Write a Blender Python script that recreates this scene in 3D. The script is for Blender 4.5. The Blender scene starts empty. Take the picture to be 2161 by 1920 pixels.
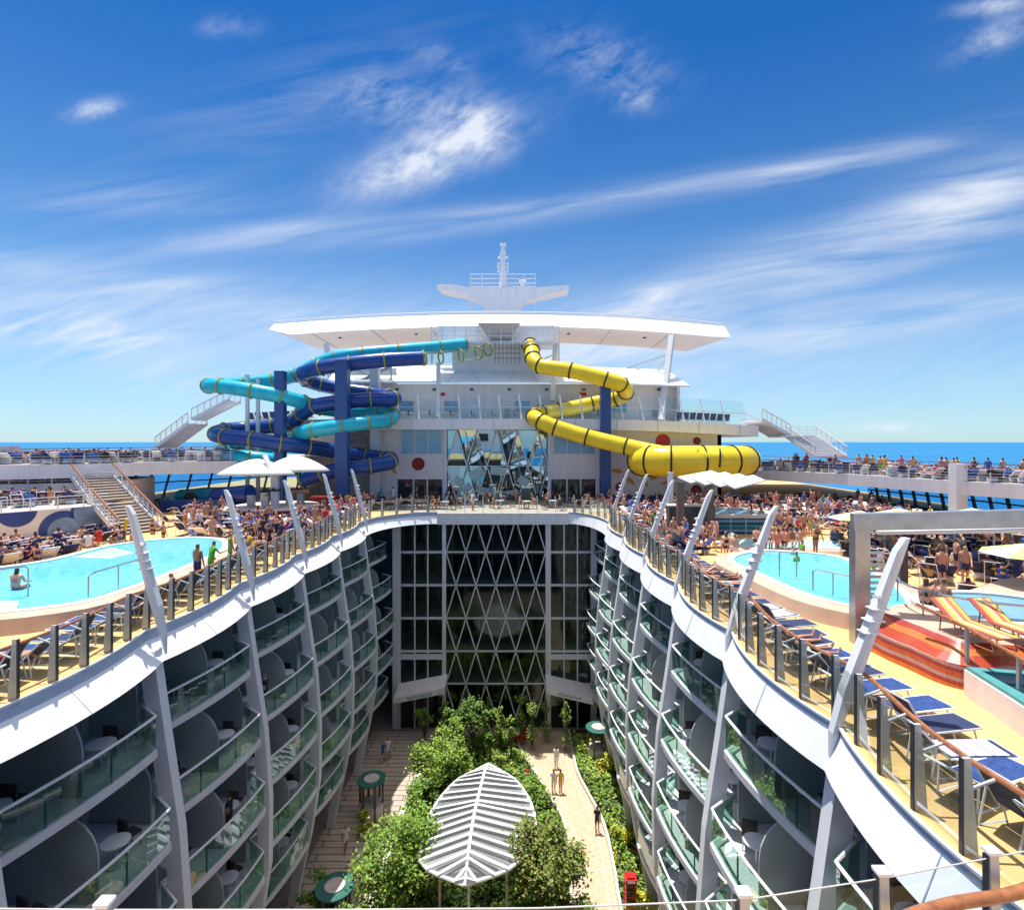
import bpy, bmesh, math, random
from mathutils import Vector, Matrix, noise
random.seed(7)
R=math.radians; PI=math.pi; V=Vector
S=bpy.context.scene; COL=S.collection
# ------------------------------------------------------------------ camera
F=1100.; CX=1035.; CY=882.; HC=6.1
def P(px,py,z=0.):
    Y=F*(HC-z)/(py-CY); return V(((px-CX)*Y/F,Y,z))
def Q(px,py,Y): return V(((px-CX)*Y/F,Y,HC+(CY-py)*Y/F))
cd=bpy.data.cameras.new('camera'); cam=bpy.data.objects.new('camera',cd); COL.objects.link(cam)
cam.location=(0,0,HC); cam.rotation_euler=(R(90),0,0)
cd.sensor_width=36; cd.sensor_fit='HORIZONTAL'; cd.lens=F/2044*36
cd.shift_x=-13/2044; cd.shift_y=-26/2044; cd.clip_start=.1; cd.clip_end=90000
S.camera=cam
S.view_settings.view_transform='Standard'; S.view_settings.look='None'; S.view_settings.exposure=0.58
S.view_settings.gamma=1
S.cycles.max_bounces=7; S.cycles.transparent_max_bounces=24; S.cycles.diffuse_bounces=3; S.cycles.glossy_bounces=3
S.cycles.caustics_reflective=False; S.cycles.caustics_refractive=False
# ------------------------------------------------------------------ sun + sky
sv=V((-.15,.19,1)).normalized()
ld=bpy.data.lights.new('sun','SUN'); ld.energy=4.3; ld.angle=R(.5); ld.color=(1,.96,.9)
lo=bpy.data.objects.new('sun',ld); COL.objects.link(lo); lo.rotation_euler=sv.to_track_quat('Z','Y').to_euler()
W=bpy.data.worlds.new('World'); S.world=W; W.use_nodes=True
nt=W.node_tree; N=nt.nodes; Lk=nt.links; N.clear()
def nd(t,**k):
    n=N.new(t)
    for a,b in k.items(): setattr(n,a,b)
    return n
def _in(n,i,v):
    if hasattr(v,'is_output'): Lk.new(v,n.inputs[i])
    else: n.inputs[i].default_value=v
def mth(op,a,b=0.,c=None,cl=False):
    n=nd('ShaderNodeMath',operation=op,use_clamp=cl); _in(n,0,a); _in(n,1,b)
    if c is not None: _in(n,2,c)
    return n.outputs[0]
tc=nd('ShaderNodeTexCoord'); sx=nd('ShaderNodeSeparateXYZ'); Lk.new(tc.outputs['Generated'],sx.inputs[0])
yy=mth('MAXIMUM',sx.outputs[1],.08)
U=mth('MULTIPLY',mth('DIVIDE',sx.outputs[0],yy),F); VV=mth('MULTIPLY',mth('DIVIDE',sx.outputs[2],yy),F)
sky=nd('ShaderNodeTexSky',sky_type='NISHITA'); sky.sun_disc=False
sky.sun_elevation=math.asin(sv.z); sky.sun_rotation=math.atan2(sv.x,sv.y)
sky.altitude=0; sky.air_density=1.0; sky.dust_density=.15; sky.ozone_density=2.2
hs=nd('ShaderNodeHueSaturation'); hs.inputs['Hue'].default_value=.497; hs.inputs['Value'].default_value=.98
Lk.new(sky.outputs[0],hs.inputs['Color'])
_lo=mth('MULTIPLY',sx.outputs[2],1.75,cl=True)
Lk.new(mth('MULTIPLY_ADD',_lo,.62,.74),hs.inputs['Saturation'])
tn=nd('ShaderNodeMix',data_type='RGBA'); Lk.new(_lo,tn.inputs[0]); tn.inputs[6].default_value=(.62,.9,1.16,1); tn.inputs[7].default_value=(.42,.72,.97,1)
ml=nd('ShaderNodeMix',data_type='RGBA',blend_type='MULTIPLY'); ml.inputs[0].default_value=1; Lk.new(hs.outputs[0],ml.inputs[6]); Lk.new(tn.outputs[2],ml.inputs[7])
def cnoise(ang,sx_,sy_,seed,detail=7,rough=.6,dist=.6):
    a=R(ang); c,s=math.cos(a),math.sin(a)
    p=mth('ADD',mth('MULTIPLY',U,c/sx_),mth('MULTIPLY',VV,s/sx_)); q=mth('ADD',mth('MULTIPLY',U,-s/sy_),mth('MULTIPLY',VV,c/sy_))
    cb=nd('ShaderNodeCombineXYZ'); Lk.new(p,cb.inputs[0]); Lk.new(q,cb.inputs[1]); cb.inputs[2].default_value=seed
    n=nd('ShaderNodeTexNoise'); n.inputs['Scale'].default_value=1; n.inputs['Detail'].default_value=detail; n.inputs['Roughness'].default_value=rough; n.inputs['Distortion'].default_value=dist
    Lk.new(cb.outputs[0],n.inputs['Vector']); return n.outputs[0]
nA=cnoise(18,190,38,1.7); nB=cnoise(9,380,40,5.1,6,.55,.4); nC=cnoise(28,85,42,9.3,10,.66,.25)
tot=None
# x,y (photo px), angle, half length, half width, strength, noise, noise threshold
for (x,y,an,L_,W_,st,nn,th) in [
 (855,312,22,165,50,1.7,nC,.30),(960,250,-45,70,40,.9,nC,.36),(830,215,-5,150,50,.75,nC,.42),(720,175,30,70,30,.5,nC,.44),(890,120,-20,80,28,.45,nC,.45),
 (190,220,8,55,20,1.1,nC,.36),(455,52,0,55,24,.55,nC,.42),(1200,120,-15,130,55,.7,nC,.44),(1270,195,0,45,28,.85,nC,.40),
 (520,470,5,230,26,.75,nB,.30),(900,440,9,300,26,.6,nB,.32),(1300,385,11,300,24,.55,nB,.32),(1600,338,12,160,22,.85,nB,.33),(1800,300,14,200,26,.55,nB,.36),
 (1700,500,17,560,72,.85,nB,.33),(1950,380,20,240,60,.65,nB,.34),(1270,610,14,140,34,.9,nA,.32),(1500,690,10,420,46,.7,nB,.36),(1900,620,5,340,46,.5,nB,.38),
 (90,660,-8,170,48,.85,nA,.35),(250,400,0,260,40,.4,nB,.38),(200,560,-6,420,50,.6,nB,.38),(260,700,-30,160,50,.45,nA,.36),(1990,70,25,90,30,.9,nC,.38),(1980,12,8,70,16,1.0,nC,.32),
 (1160,700,15,150,36,.8,nA,.32),(1780,852,0,75,10,1.1,nC,.33),(600,200,20,330,90,.28,nB,.42),(1100,720,0,1300,150,.3,nA,.12),(300,640,-4,700,90,.3,nA,.15)]:
    a=R(an); c,s=math.cos(a),math.sin(a); u0=x-CX; v0=CY-y
    du=mth('SUBTRACT',U,u0); dv=mth('SUBTRACT',VV,v0)
    p=mth('ADD',mth('MULTIPLY',du,c/L_),mth('MULTIPLY',dv,s/L_)); q=mth('ADD',mth('MULTIPLY',du,-s/W_),mth('MULTIPLY',dv,c/W_))
    r2=mth('ADD',mth('MULTIPLY',p,p),mth('MULTIPLY',q,q))
    m=mth('POWER',2.718,mth('MULTIPLY',r2,-1.15))
    k=mth('MULTIPLY',mth('MULTIPLY',m,st),mth('MULTIPLY',mth('SUBTRACT',nn,th-.05,cl=True),1.75))
    tot=k if tot is None else mth('ADD',tot,k)
zen=mth('MULTIPLY',mth('SUBTRACT',sx.outputs[2],.66,cl=True),5.,cl=True)  # added bright overhead veil, out of view, to lift fill light in the opening
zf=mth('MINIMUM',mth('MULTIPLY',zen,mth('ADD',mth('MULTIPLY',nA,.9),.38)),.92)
tot=mth('MINIMUM',tot,.9)
mx=nd('ShaderNodeMix',data_type='RGBA'); Lk.new(tot,mx.inputs[0]); Lk.new(ml.outputs[2],mx.inputs[6]); mx.inputs[7].default_value=(6.6,7.0,7.7,1)
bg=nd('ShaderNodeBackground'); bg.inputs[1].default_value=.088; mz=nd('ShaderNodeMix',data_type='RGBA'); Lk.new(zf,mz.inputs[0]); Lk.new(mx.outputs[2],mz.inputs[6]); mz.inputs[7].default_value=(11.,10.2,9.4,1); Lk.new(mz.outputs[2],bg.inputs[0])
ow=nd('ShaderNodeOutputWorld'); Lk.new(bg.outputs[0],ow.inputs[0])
# ------------------------------------------------------------------ materials
def mat(name,c,rough=.5,metal=0.,var=.12,nscale=3.,bump=0.,bscale=20.,spec=.4,c2=None,streak=0):
    m=bpy.data.materials.new(name); m.use_nodes=True; t=m.node_tree; b=t.nodes['Principled BSDF']
    b.inputs['Roughness'].default_value=rough; b.inputs['Metallic'].default_value=metal; b.inputs['Specular IOR Level'].default_value=spec
    o=t.nodes.new('ShaderNodeTexCoord'); n=t.nodes.new('ShaderNodeTexNoise'); n.inputs['Scale'].default_value=nscale; n.inputs['Detail'].default_value=5
    if streak:
        mp=t.nodes.new('ShaderNodeMapping'); mp.inputs['Scale'].default_value=(1,1,streak); t.links.new(o.outputs['Object'],mp.inputs[0]); t.links.new(mp.outputs[0],n.inputs['Vector']); n.inputs['Roughness'].default_value=.7
    else: t.links.new(o.outputs['Object'],n.inputs['Vector'])
    r=t.nodes.new('ShaderNodeValToRGB'); r.color_ramp.elements[0].position=.3; r.color_ramp.elements[1].position=.7
    d=c2 or [x*(1-var) for x in c]; e=c if c2 else [min(1,x*(1+var)) for x in c]
    r.color_ramp.elements[0].color=(*d,1); r.color_ramp.elements[1].color=(*e,1)
    t.links.new(n.outputs[0],r.inputs[0]); t.links.new(r.outputs[0],b.inputs['Base Color'])
    if bump:
        n2=t.nodes.new('ShaderNodeTexNoise'); n2.inputs['Scale'].default_value=bscale; n2.inputs['Detail'].default_value=4; t.links.new(o.outputs['Object'],n2.inputs['Vector'])
        bm_=t.nodes.new('ShaderNodeBump'); bm_.inputs['Strength'].default_value=bump; t.links.new(n2.outputs[0],bm_.inputs['Height']); t.links.new(bm_.outputs[0],b.inputs['Normal'])
    return m
M={}
M['white']=mat('white_paint',(.84,.85,.88),.45,var=.03,nscale=.8)
M['white2']=mat('off_white_paint',(.76,.75,.77),.5,var=.07,nscale=2.2,streak=.12)
M['greywhite']=mat('pale_grey_paint',(.7,.71,.74),.4,var=.07,nscale=2.5,streak=.15)
M['ribpaint']=mat('rib_grey_paint',(.8,.81,.84),.4,var=.05,nscale=2.,streak=.2)
M['gutter']=mat('blue_grey_gutter',(.42,.49,.6),.4,var=.08)  # bluish shade of the gutter band put into its colour; seams share it
M['pinkwall']=mat('warm_white_wall',(.78,.72,.71),.6,var=.08,nscale=2.,streak=.1)
M['deck']=mat('ochre_deck',(.7,.45,.19),.7,var=.16,nscale=.8,bump=.15,bscale=40)
M['deck2']=mat('deep_yellow_deck',(.66,.36,.09),.7,var=.12,nscale=1.5)
M['greydeck']=mat('tan_grey_deck',(.42,.36,.31),.75,var=.12,nscale=2.)
M['tan']=mat('tan_coping',(.56,.4,.3),.6,var=.12,nscale=1.2)
M['coping']=mat('pale_coping',(.68,.62,.56),.6,var=.06)
M['wood']=mat('varnished_wood',(.33,.13,.055),.35,var=.3,nscale=9)
M['steel']=mat('brushed_steel',(.42,.44,.47),.32,.75,var=.12,nscale=2.5)
M['steeld']=mat('dark_steel',(.07,.08,.1),.4,.5)
M['fin']=mat('grey_fin',(.56,.58,.6),.4,.1,var=.06)
M['navy']=mat('navy_slide',(.016,.06,.27),.25,var=.12,nscale=1.)
M['navypost']=mat('blue_post',(.035,.085,.26),.42,var=.06,nscale=.6)
M['teal']=mat('turquoise_slide',(.02,.45,.6),.25,var=.12,nscale=1.)
M['yellow']=mat('yellow_slide',(.84,.62,.03),.22,var=.08,nscale=.8)
M['ringy']=mat('olive_flange',(.33,.3,.06),.5)
M['ringb']=mat('black_flange',(.015,.018,.02),.5)
M['navycloth']=mat('navy_sling',(.025,.038,.1),.8,var=.35,nscale=14)
M['bluecloth']=mat('blue_sling',(.022,.06,.21),.75,var=.35,nscale=18)
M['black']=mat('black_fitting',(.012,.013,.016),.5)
M['taupe']=mat('taupe_panel',(.58,.51,.48),.6,var=.12)
M['frost']=mat('smoked_divider',(.12,.165,.18),.3,var=.15,nscale=.8)
M['darkglass']=mat('dark_glass',(.02,.035,.038),.06,var=.4,nscale=.5,spec=.6)
M['cabin']=mat('cabin_curtain',(.34,.4,.46),.25,var=.5,nscale=.9)
M['red']=mat('dark_red_panel',(.24,.02,.018),.5)
M['brightred']=mat('red_enamel',(.55,.02,.02),.35)
M['orange']=mat('orange_paint',(.7,.3,.05),.5)
M['magenta']=mat('magenta_paint',(.35,.02,.16),.5)
M['mural']=mat('mural_blue',(.03,.07,.28),.5,var=.2,nscale=1.)
M['mural2']=mat('mural_pale_blue',(.2,.3,.5),.5,var=.3,nscale=1.2)
M['brown']=mat('brown_shopfront',(.2,.09,.055),.6,var=.3,nscale=1.)
M['brownpost']=mat('bronze_post',(.13,.1,.085),.45)
M['terracotta']=mat('terracotta_wall',(.42,.19,.12),.7,var=.15)
M['planks']=mat('grey_brown_planks',(.3,.25,.22),.8,var=.15)
M['soil']=mat('dark_soil',(.05,.04,.025),.95)
M['bark']=mat('bark',(.13,.09,.06),.9,var=.3,nscale=8,bump=.4)
M['bluepane']=mat('pale_blue_glass',(.22,.42,.58),.12,var=.15,nscale=.6,spec=.6)
M['tealpaint']=mat('teal_paint',(.08,.3,.3),.45)
M['umbw']=mat('cream_canvas',(.78,.76,.68),.8,var=.04)
M['umbg']=mat('lime_canvas',(.5,.62,.2),.8,var=.06)
M['umbr']=mat('coral_canvas',(.62,.16,.18),.8,var=.06)
M['lattice']=mat('grey_scaffold',(.38,.4,.43),.45,.3)
M['tabletop']=mat('white_laminate',(.72,.74,.76),.35,var=.03)
M['wick']=mat('brown_wicker',(.05,.04,.035),.7,var=.3,nscale=30)
M['palereflection']=mat('pale_teal_reflection',(.5,.68,.68),.3)
M['hull']=mat('hull_white',(.7,.71,.73),.5)
def foliage(name,c1,c2,sc=1.6):
    m=mat(name,c2,.55,var=0,nscale=sc,c2=c1,spec=.3); return m
M['leafA']=foliage('leaf_mid_green',(.055,.14,.02),(.24,.38,.05),2.2)
M['leafB']=foliage('leaf_light_green',(.1,.2,.03),(.38,.5,.08),2.6)
M['leafC']=foliage('leaf_dark_green',(.05,.12,.025),(.19,.3,.06),2.)
M['leafO']=foliage('leaf_olive',(.09,.1,.03),(.3,.31,.08),2.6)
M['leafR']=foliage('leaf_red',(.35,.02,.01),(.6,.05,.02),3.)
M['leafY']=foliage('leaf_yellow',(.5,.42,.03),(.7,.65,.06),3.)
def nodes(m): return m.node_tree.nodes,m.node_tree.links
def glass(name,tint,refl=.06,rough=.02,gc=(.9,.97,1)):
    m=bpy.data.materials.new(name); m.use_nodes=True; n,l=nodes(m); n.clear()
    tr=n.new('ShaderNodeBsdfTransparent'); tr.inputs[0].default_value=(*tint,1)
    gl=n.new('ShaderNodeBsdfGlossy'); gl.inputs['Roughness'].default_value=rough; gl.inputs[0].default_value=(*gc,1)
    fr=n.new('ShaderNodeLayerWeight'); fr.inputs[0].default_value=.22
    ad=n.new('ShaderNodeMath'); ad.operation='MULTIPLY_ADD'; ad.inputs[1].default_value=.32; ad.inputs[2].default_value=refl; ad.use_clamp=True
    l.new(fr.outputs['Fresnel'],ad.inputs[0]); mi=n.new('ShaderNodeMixShader'); l.new(ad.outputs[0],mi.inputs[0]); l.new(tr.outputs[0],mi.inputs[1]); l.new(gl.outputs[0],mi.inputs[2])
    o=n.new('ShaderNodeOutputMaterial'); l.new(mi.outputs[0],o.inputs[0]); return m
M['glass']=glass('clear_glass',(.86,.94,.92),.03)
M['frost']=mat('smoked_divider',(.38,.42,.4),.3,var=.18,nscale=.6)
M['leafglass']=glass('pale_roof_glass',(.36,.4,.4),.42,.55)
M['gglass']=glass('green_balustrade_glass',(.5,.72,.64),.09)
M['endglass']=glass('atrium_glass',(.3,.42,.39),.05,.06,(.6,.72,.68))
M['skyglass']=glass('blue_reflecting_glass',(.16,.26,.3),.5,.02,(.55,.82,.95))
M['windglass']=glass('windscreen_glass',(.45,.65,.8),.05)
def water(name,c,rough=.08,scale=2.5,bump=.25,spec=.5,c2=None,detail=4,stretch=1):
    m=mat(name,c,rough,var=.1,nscale=scale*.35,spec=spec,c2=c2); n,l=nodes(m); b=n['Principled BSDF']
    for x_ in n:
        if x_.type=='TEX_NOISE' and name=='pool_water': x_.inputs['Scale'].default_value=2.4; x_.inputs['Roughness'].default_value=.75; x_.inputs['Distortion'].default_value=1.5
    tcn=[x for x in n if x.type=='TEX_COORD'][0]; mp=n.new('ShaderNodeMapping'); mp.inputs['Scale'].default_value=(1,stretch,1); l.new(tcn.outputs['Object'],mp.inputs[0])
    t=n.new('ShaderNodeTexNoise'); t.inputs['Scale'].default_value=scale; t.inputs['Detail'].default_value=detail; l.new(mp.outputs[0],t.inputs['Vector'])
    bp=n.new('ShaderNodeBump'); bp.inputs['Strength'].default_value=bump; l.new(t.outputs[0],bp.inputs['Height']); l.new(bp.outputs[0],b.inputs['Normal']); return m
M['pool']=water('pool_water',(.2,.66,.72),.08,3.2,.5,.5,c2=(.05,.43,.56))  # caustic light ripples are put into the two-tone water colour
M['shallow']=water('shallow_water',(.5,.78,.82),.12,2.2,.2,.35)
M['spa']=water('spa_water',(.18,.4,.52),.1,3.,.4,.5)
M['sea']=water('sea_water',(.012,.15,.33),.5,.02,.5,.15,c2=(.022,.2,.41),detail=8,stretch=2.5)
# mosaic: horizontal wavy bands of coloured tiles
def mosaic():
    m=mat('mosaic_tiles',(.5,.1,.04),.35); n,l=nodes(m); b=n['Principled BSDF']
    tcn=[x for x in n if x.type=='TEX_COORD'][0]; s=n.new('ShaderNodeSeparateXYZ'); l.new(tcn.outputs['Object'],s.inputs[0])
    nz=n.new('ShaderNodeTexNoise'); nz.inputs['Scale'].default_value=.5; l.new(tcn.outputs['Object'],nz.inputs['Vector'])
    a=n.new('ShaderNodeMath'); a.operation='MULTIPLY_ADD'; a.inputs[1].default_value=.35; l.new(nz.outputs[0],a.inputs[0]); l.new(s.outputs[2],a.inputs[2])
    w=n.new('ShaderNodeMath'); w.operation='FRACT'; a2=n.new('ShaderNodeMath'); a2.operation='MULTIPLY'; a2.inputs[1].default_value=1.25; l.new(a.outputs[0],a2.inputs[0]); l.new(a2.outputs[0],w.inputs[0])
    r=n.new('ShaderNodeValToRGB'); r.color_ramp.interpolation='CONSTANT'; e=r.color_ramp.elements
    e[0].position=0; e[0].color=(.5,.07,.03,1); e[1].position=.22; e[1].color=(.72,.2,.04,1)
    for p_,c_ in ((.36,(.45,.06,.04,1)),(.5,(.5,.33,.3,1)),(.62,(.62,.12,.04,1)),(.78,(.36,.07,.06,1)),(.9,(.55,.3,.25,1))):
        q=e.new(p_); q.color=c_
    l.new(w.outputs[0],r.inputs[0])
    v=n.new('ShaderNodeTexVoronoi'); v.inputs['Scale'].default_value=14; v.inputs['Randomness'].default_value=.2; l.new(tcn.outputs['Object'],v.inputs['Vector'])
    mx=n.new('ShaderNodeMix'); mx.data_type='RGBA'; mx.blend_type='MULTIPLY'; mx.inputs[0].default_value=.45
    vr=n.new('ShaderNodeValToRGB'); vr.color_ramp.elements[0].color=(1,1,1,1); vr.color_ramp.elements[1].color=(.35,.3,.3,1); vr.color_ramp.elements[1].position=.7; l.new(v.outputs['Distance'],vr.inputs[0])
    l.new(r.outputs[0],mx.inputs[6]); l.new(vr.outputs[0],mx.inputs[7]); l.new(mx.outputs[2],b.inputs['Base Color']); return m
M['mosaic']=mosaic()
def stripes(name,axis,sc,cols):
    m=mat(name,cols[0],.8); n,l=nodes(m); b=n['Principled BSDF']; tcn=[x for x in n if x.type=='TEX_COORD'][0]
    s=n.new('ShaderNodeSeparateXYZ'); l.new(tcn.outputs['Object'],s.inputs[0]); a=n.new('ShaderNodeMath'); a.operation='MULTIPLY_ADD'; a.inputs[1].default_value=sc; a.inputs[2].default_value=.5; l.new(s.outputs[axis],a.inputs[0])
    w=n.new('ShaderNodeMath'); w.operation='FRACT'; l.new(a.outputs[0],w.inputs[0]); r=n.new('ShaderNodeValToRGB'); r.color_ramp.interpolation='CONSTANT'; e=r.color_ramp.elements
    e[0].color=(*cols[0],1); e[1].position=1/len(cols); e[1].color=(*cols[1],1)
    for i,c in enumerate(cols[2:],2): q=e.new(i/len(cols)); q.color=(*c,1)
    l.new(w.outputs[0],r.inputs[0]); l.new(r.outputs[0],b.inputs['Base Color']); return m
M['stripe']=stripes('striped_orange_canvas',0,1.6,[(.62,.08,.09),(.75,.45,.1),(.8,.6,.3),(.7,.2,.12),(.75,.5,.1)])
M['towel_stripe']=stripes('striped_towel',1,3.,[(.75,.74,.78),(.35,.33,.6),(.75,.74,.78),(.6,.55,.7)])
M['tile']=stripes('blue_pool_tiles',2,1.6,[(.04,.12,.28),(.03,.3,.38),(.02,.06,.16),(.2,.42,.45)])
def paving():
    m=mat('beige_paving',(.55,.43,.3),.8); n,l=nodes(m); b=n['Principled BSDF']; tcn=[x for x in n if x.type=='TEX_COORD'][0]
    br=n.new('ShaderNodeTexBrick'); br.inputs['Scale'].default_value=2.2; br.inputs['Color1'].default_value=(.62,.48,.33,1); br.inputs['Color2'].default_value=(.5,.39,.27,1); br.inputs['Mortar'].default_value=(.4,.31,.23,1); br.inputs['Mortar Size'].default_value=.015
    l.new(tcn.outputs['Object'],br.inputs['Vector']); l.new(br.outputs[0],b.inputs['Base Color']); return m
M['paving']=paving()
def plankm():
    m=mat('plank_path',(.3,.25,.22),.8); n,l=nodes(m); b=n['Principled BSDF']; tcn=[x for x in n if x.type=='TEX_COORD'][0]
    br=n.new('ShaderNodeTexBrick'); br.inputs['Scale'].default_value=1.; br.inputs['Brick Width'].default_value=4.; br.inputs['Row Height'].default_value=.55; br.inputs['Color1'].default_value=(.55,.46,.37,1); br.inputs['Color2'].default_value=(.46,.38,.31,1); br.inputs['Mortar'].default_value=(.1,.08,.07,1); br.inputs['Mortar Size'].default_value=.035
    l.new(tcn.outputs['Object'],br.inputs['Vector']); l.new(br.outputs[0],b.inputs['Base Color']); return m
M['plankpath']=plankm()
# person materials: skin by object random, cloth by object colour
def randramp(name,cols,rough=.6):
    m=bpy.data.materials.new(name); m.use_nodes=True; n,l=nodes(m); b=n['Principled BSDF']; b.inputs['Roughness'].default_value=rough
    oi=n.new('ShaderNodeObjectInfo'); r=n.new('ShaderNodeValToRGB'); e=r.color_ramp.elements; e[0].color=(*cols[0],1); e[1].color=(*cols[-1],1)
    for i,c in enumerate(cols[1:-1],1): q=e.new(i/(len(cols)-1)); q.color=(*c,1)
    l.new(oi.outputs['Random'],r.inputs[0]); l.new(r.outputs[0],b.inputs['Base Color']); return m
M['skin']=randramp('skin',[(.62,.34,.25),(.5,.25,.16),(.58,.3,.2),(.36,.17,.1),(.66,.4,.31),(.2,.09,.05)],.5)
M['hair']=randramp('hair',[(.03,.015,.01),(.1,.05,.02),(.02,.015,.012),(.32,.2,.08),(.08,.04,.02)],.6)
def objcol(name):
    m=bpy.data.materials.new(name); m.use_nodes=True; n,l=nodes(m); b=n['Principled BSDF']; b.inputs['Roughness'].default_value=.8
    oi=n.new('ShaderNodeObjectInfo'); l.new(oi.outputs['Color'],b.inputs['Base Color']); return m
M['cloth']=objcol('fabric_by_object_colour')
# ------------------------------------------------------------------ mesh helpers
class MB:
    def __init__(s): s.v=[]; s.f=[]; s.m=[]
    def add(s,vs,fs,mi=0):
        o=len(s.v); s.v+= [tuple(v) for v in vs]; s.f+=[tuple(i+o for i in f) for f in fs]; s.m+=[mi]*len(fs); return s
    def box(s,c,d,mi=0,rz=0.,mt=None):
        hx,hy,hz=d[0]/2,d[1]/2,d[2]/2
        vs=[V((x,y,z)) for z in(-hz,hz) for y in(-hy,hy) for x in(-hx,hx)]
        T=mt if mt is not None else Matrix.Translation(V(c))@Matrix.Rotation(rz,4,'Z')
        return s.add([T@v for v in vs],[(0,2,3,1),(4,5,7,6),(0,1,5,4),(2,6,7,3),(0,4,6,2),(1,3,7,5)],mi)
    def bar(s,a,b,w,h=None,mi=0,up=V((0,0,1))):
        a=V(a);b=V(b);h=h or w; d=(b-a); L=d.length
        if L<1e-6: return s
        d.normalize(); x=d.cross(up)
        if x.length<1e-3: x=d.cross(V((0,1,0)))
        x.normalize(); y=x.cross(d)
        vs=[p+x*sx*w/2+y*sy*h/2 for p in(a,b) for sx,sy in((-1,-1),(1,-1),(1,1),(-1,1))]
        return s.add(vs,[(0,1,2,3),(7,6,5,4),(0,4,5,1),(1,5,6,2),(2,6,7,3),(3,7,4,0)],mi)
    def tube(s,pts,r,n=10,mi=0,closed=False,cap=True):
        pts=[V(p) for p in pts]; K=len(pts); rs=r if isinstance(r,(list,tuple)) else [r]*K
        rings=[];px=None
        for i in range(K):
            a=pts[(i-1)%K] if (closed or i>0) else pts[i]; b=pts[(i+1)%K] if (closed or i<K-1) else pts[i]
            d=(b-a).normalized()
            if px is None:
                px=d.cross(V((0,0,1)))
                if px.length<.05: px=d.cross(V((0,1,0)))
            px=(px-d*px.dot(d)).normalized(); py=d.cross(px)
            rings.append([pts[i]+px*math.cos(2*PI*j/n)*rs[i]+py*math.sin(2*PI*j/n)*rs[i] for j in range(n)])
        vs=[v for r_ in rings for v in r_]; fs=[]
        for i in range(K if closed else K-1):
            i2=(i+1)%K
            for j in range(n):
                j2=(j+1)%n; fs.append((i*n+j,i*n+j2,i2*n+j2,i2*n+j))
        if cap and not closed: fs.append(tuple(range(n))[::-1]); fs.append(tuple((K-1)*n+j for j in range(n)))
        return s.add(vs,fs,mi)
    def prism(s,poly,z0,z1,mi=0):
        n=len(poly); vs=[V((p[0],p[1],z0)) for p in poly]+[V((p[0],p[1],z1)) for p in poly]
        a=sum(poly[i][0]*poly[(i+1)%n][1]-poly[(i+1)%n][0]*poly[i][1] for i in range(n))
        fs=[tuple(range(n))[::-1],tuple(range(n,2*n))]+[(i,(i+1)%n,n+(i+1)%n,n+i) for i in range(n)]
        if a<0: fs=[f[::-1] for f in fs]
        return s.add(vs,fs,mi)
    def strip(s,A,B,mi=0):
        n=len(A); return s.add(list(A)+list(B),[(i,i+1,n+i+1,n+i) for i in range(n-1)],mi)
    def thick(s,A,B,off,mi=0):
        """closed slab between curve A and curve B, thickened by vector(s) off"""
        n=len(A); of=off if isinstance(off,list) else [V(off)]*n
        A=[V(a) for a in A];B=[V(b) for b in B]; A2=[a+o for a,o in zip(A,of)];B2=[b+o for b,o in zip(B,of)]
        vs=A+B+B2+A2; fs=[]
        for i in range(n-1):
            for k in range(4):
                k2=(k+1)%4; fs.append((k*n+i,k*n+i+1,k2*n+i+1,k2*n+i))
        fs+=[(0,n,2*n,3*n),(n-1,4*n-1,3*n-1,2*n-1)]
        return s.add(vs,fs,mi)
    def disc(s,c,r,h,n=24,mi=0):
        return s.prism([(c[0]+r*math.cos(2*PI*i/n),c[1]+r*math.sin(2*PI*i/n)) for i in range(n)],c[2],c[2]+h,mi)
    def build(s,name,mats,parent=None,smooth=False,loc=None,fix=True):
        me=bpy.data.meshes.new(name); me.from_pydata(s.v,[],s.f)
        if not isinstance(mats,(list,tuple)): mats=[mats]
        for m in mats: me.materials.append(M[m] if isinstance(m,str) else m)
        me.polygons.foreach_set('material_index',s.m)
        if fix:
            b=bmesh.new(); b.from_mesh(me); bmesh.ops.recalc_face_normals(b,faces=b.faces); b.to_mesh(me); b.free()
        if smooth:
            me.polygons.foreach_set('use_smooth',[True]*len(me.polygons))
            try: me.set_sharp_from_angle(angle=R(40))
            except Exception: pass
        me.update(); o=bpy.data.objects.new(name,me); COL.objects.link(o)
        if parent is not None: o.parent=parent; o.location=-parent.location if loc is None else loc
        elif loc is not None: o.location=loc
        return o
ALL=[]
def tag(o,label,cat,group=None):
    o['label']=label; o['category']=cat
    if group: o['group']=group
    ALL.append(o); return o
def struct(o,kind='structure'): o['kind']=kind; return o
def empty(name,loc,label,cat,group=None,rz=0):
    o=bpy.data.objects.new(name,None); COL.objects.link(o); o.location=loc; o.rotation_euler=(0,0,rz); o.empty_display_size=.2
    return tag(o,label,cat,group)
def dup(root,loc,rz,label,group=None,color=None):
    r=root.copy(); COL.objects.link(r); r.location=loc; r.rotation_euler=(0,0,rz); r['label']=label
    if group: r['group']=group
    if color: r.color=color
    for ch in root.children:
        c=ch.copy(); COL.objects.link(c); c.parent=r
        for g in ch.children:
            d=g.copy(); COL.objects.link(d); d.parent=c
    ALL.append(r); return r
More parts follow.
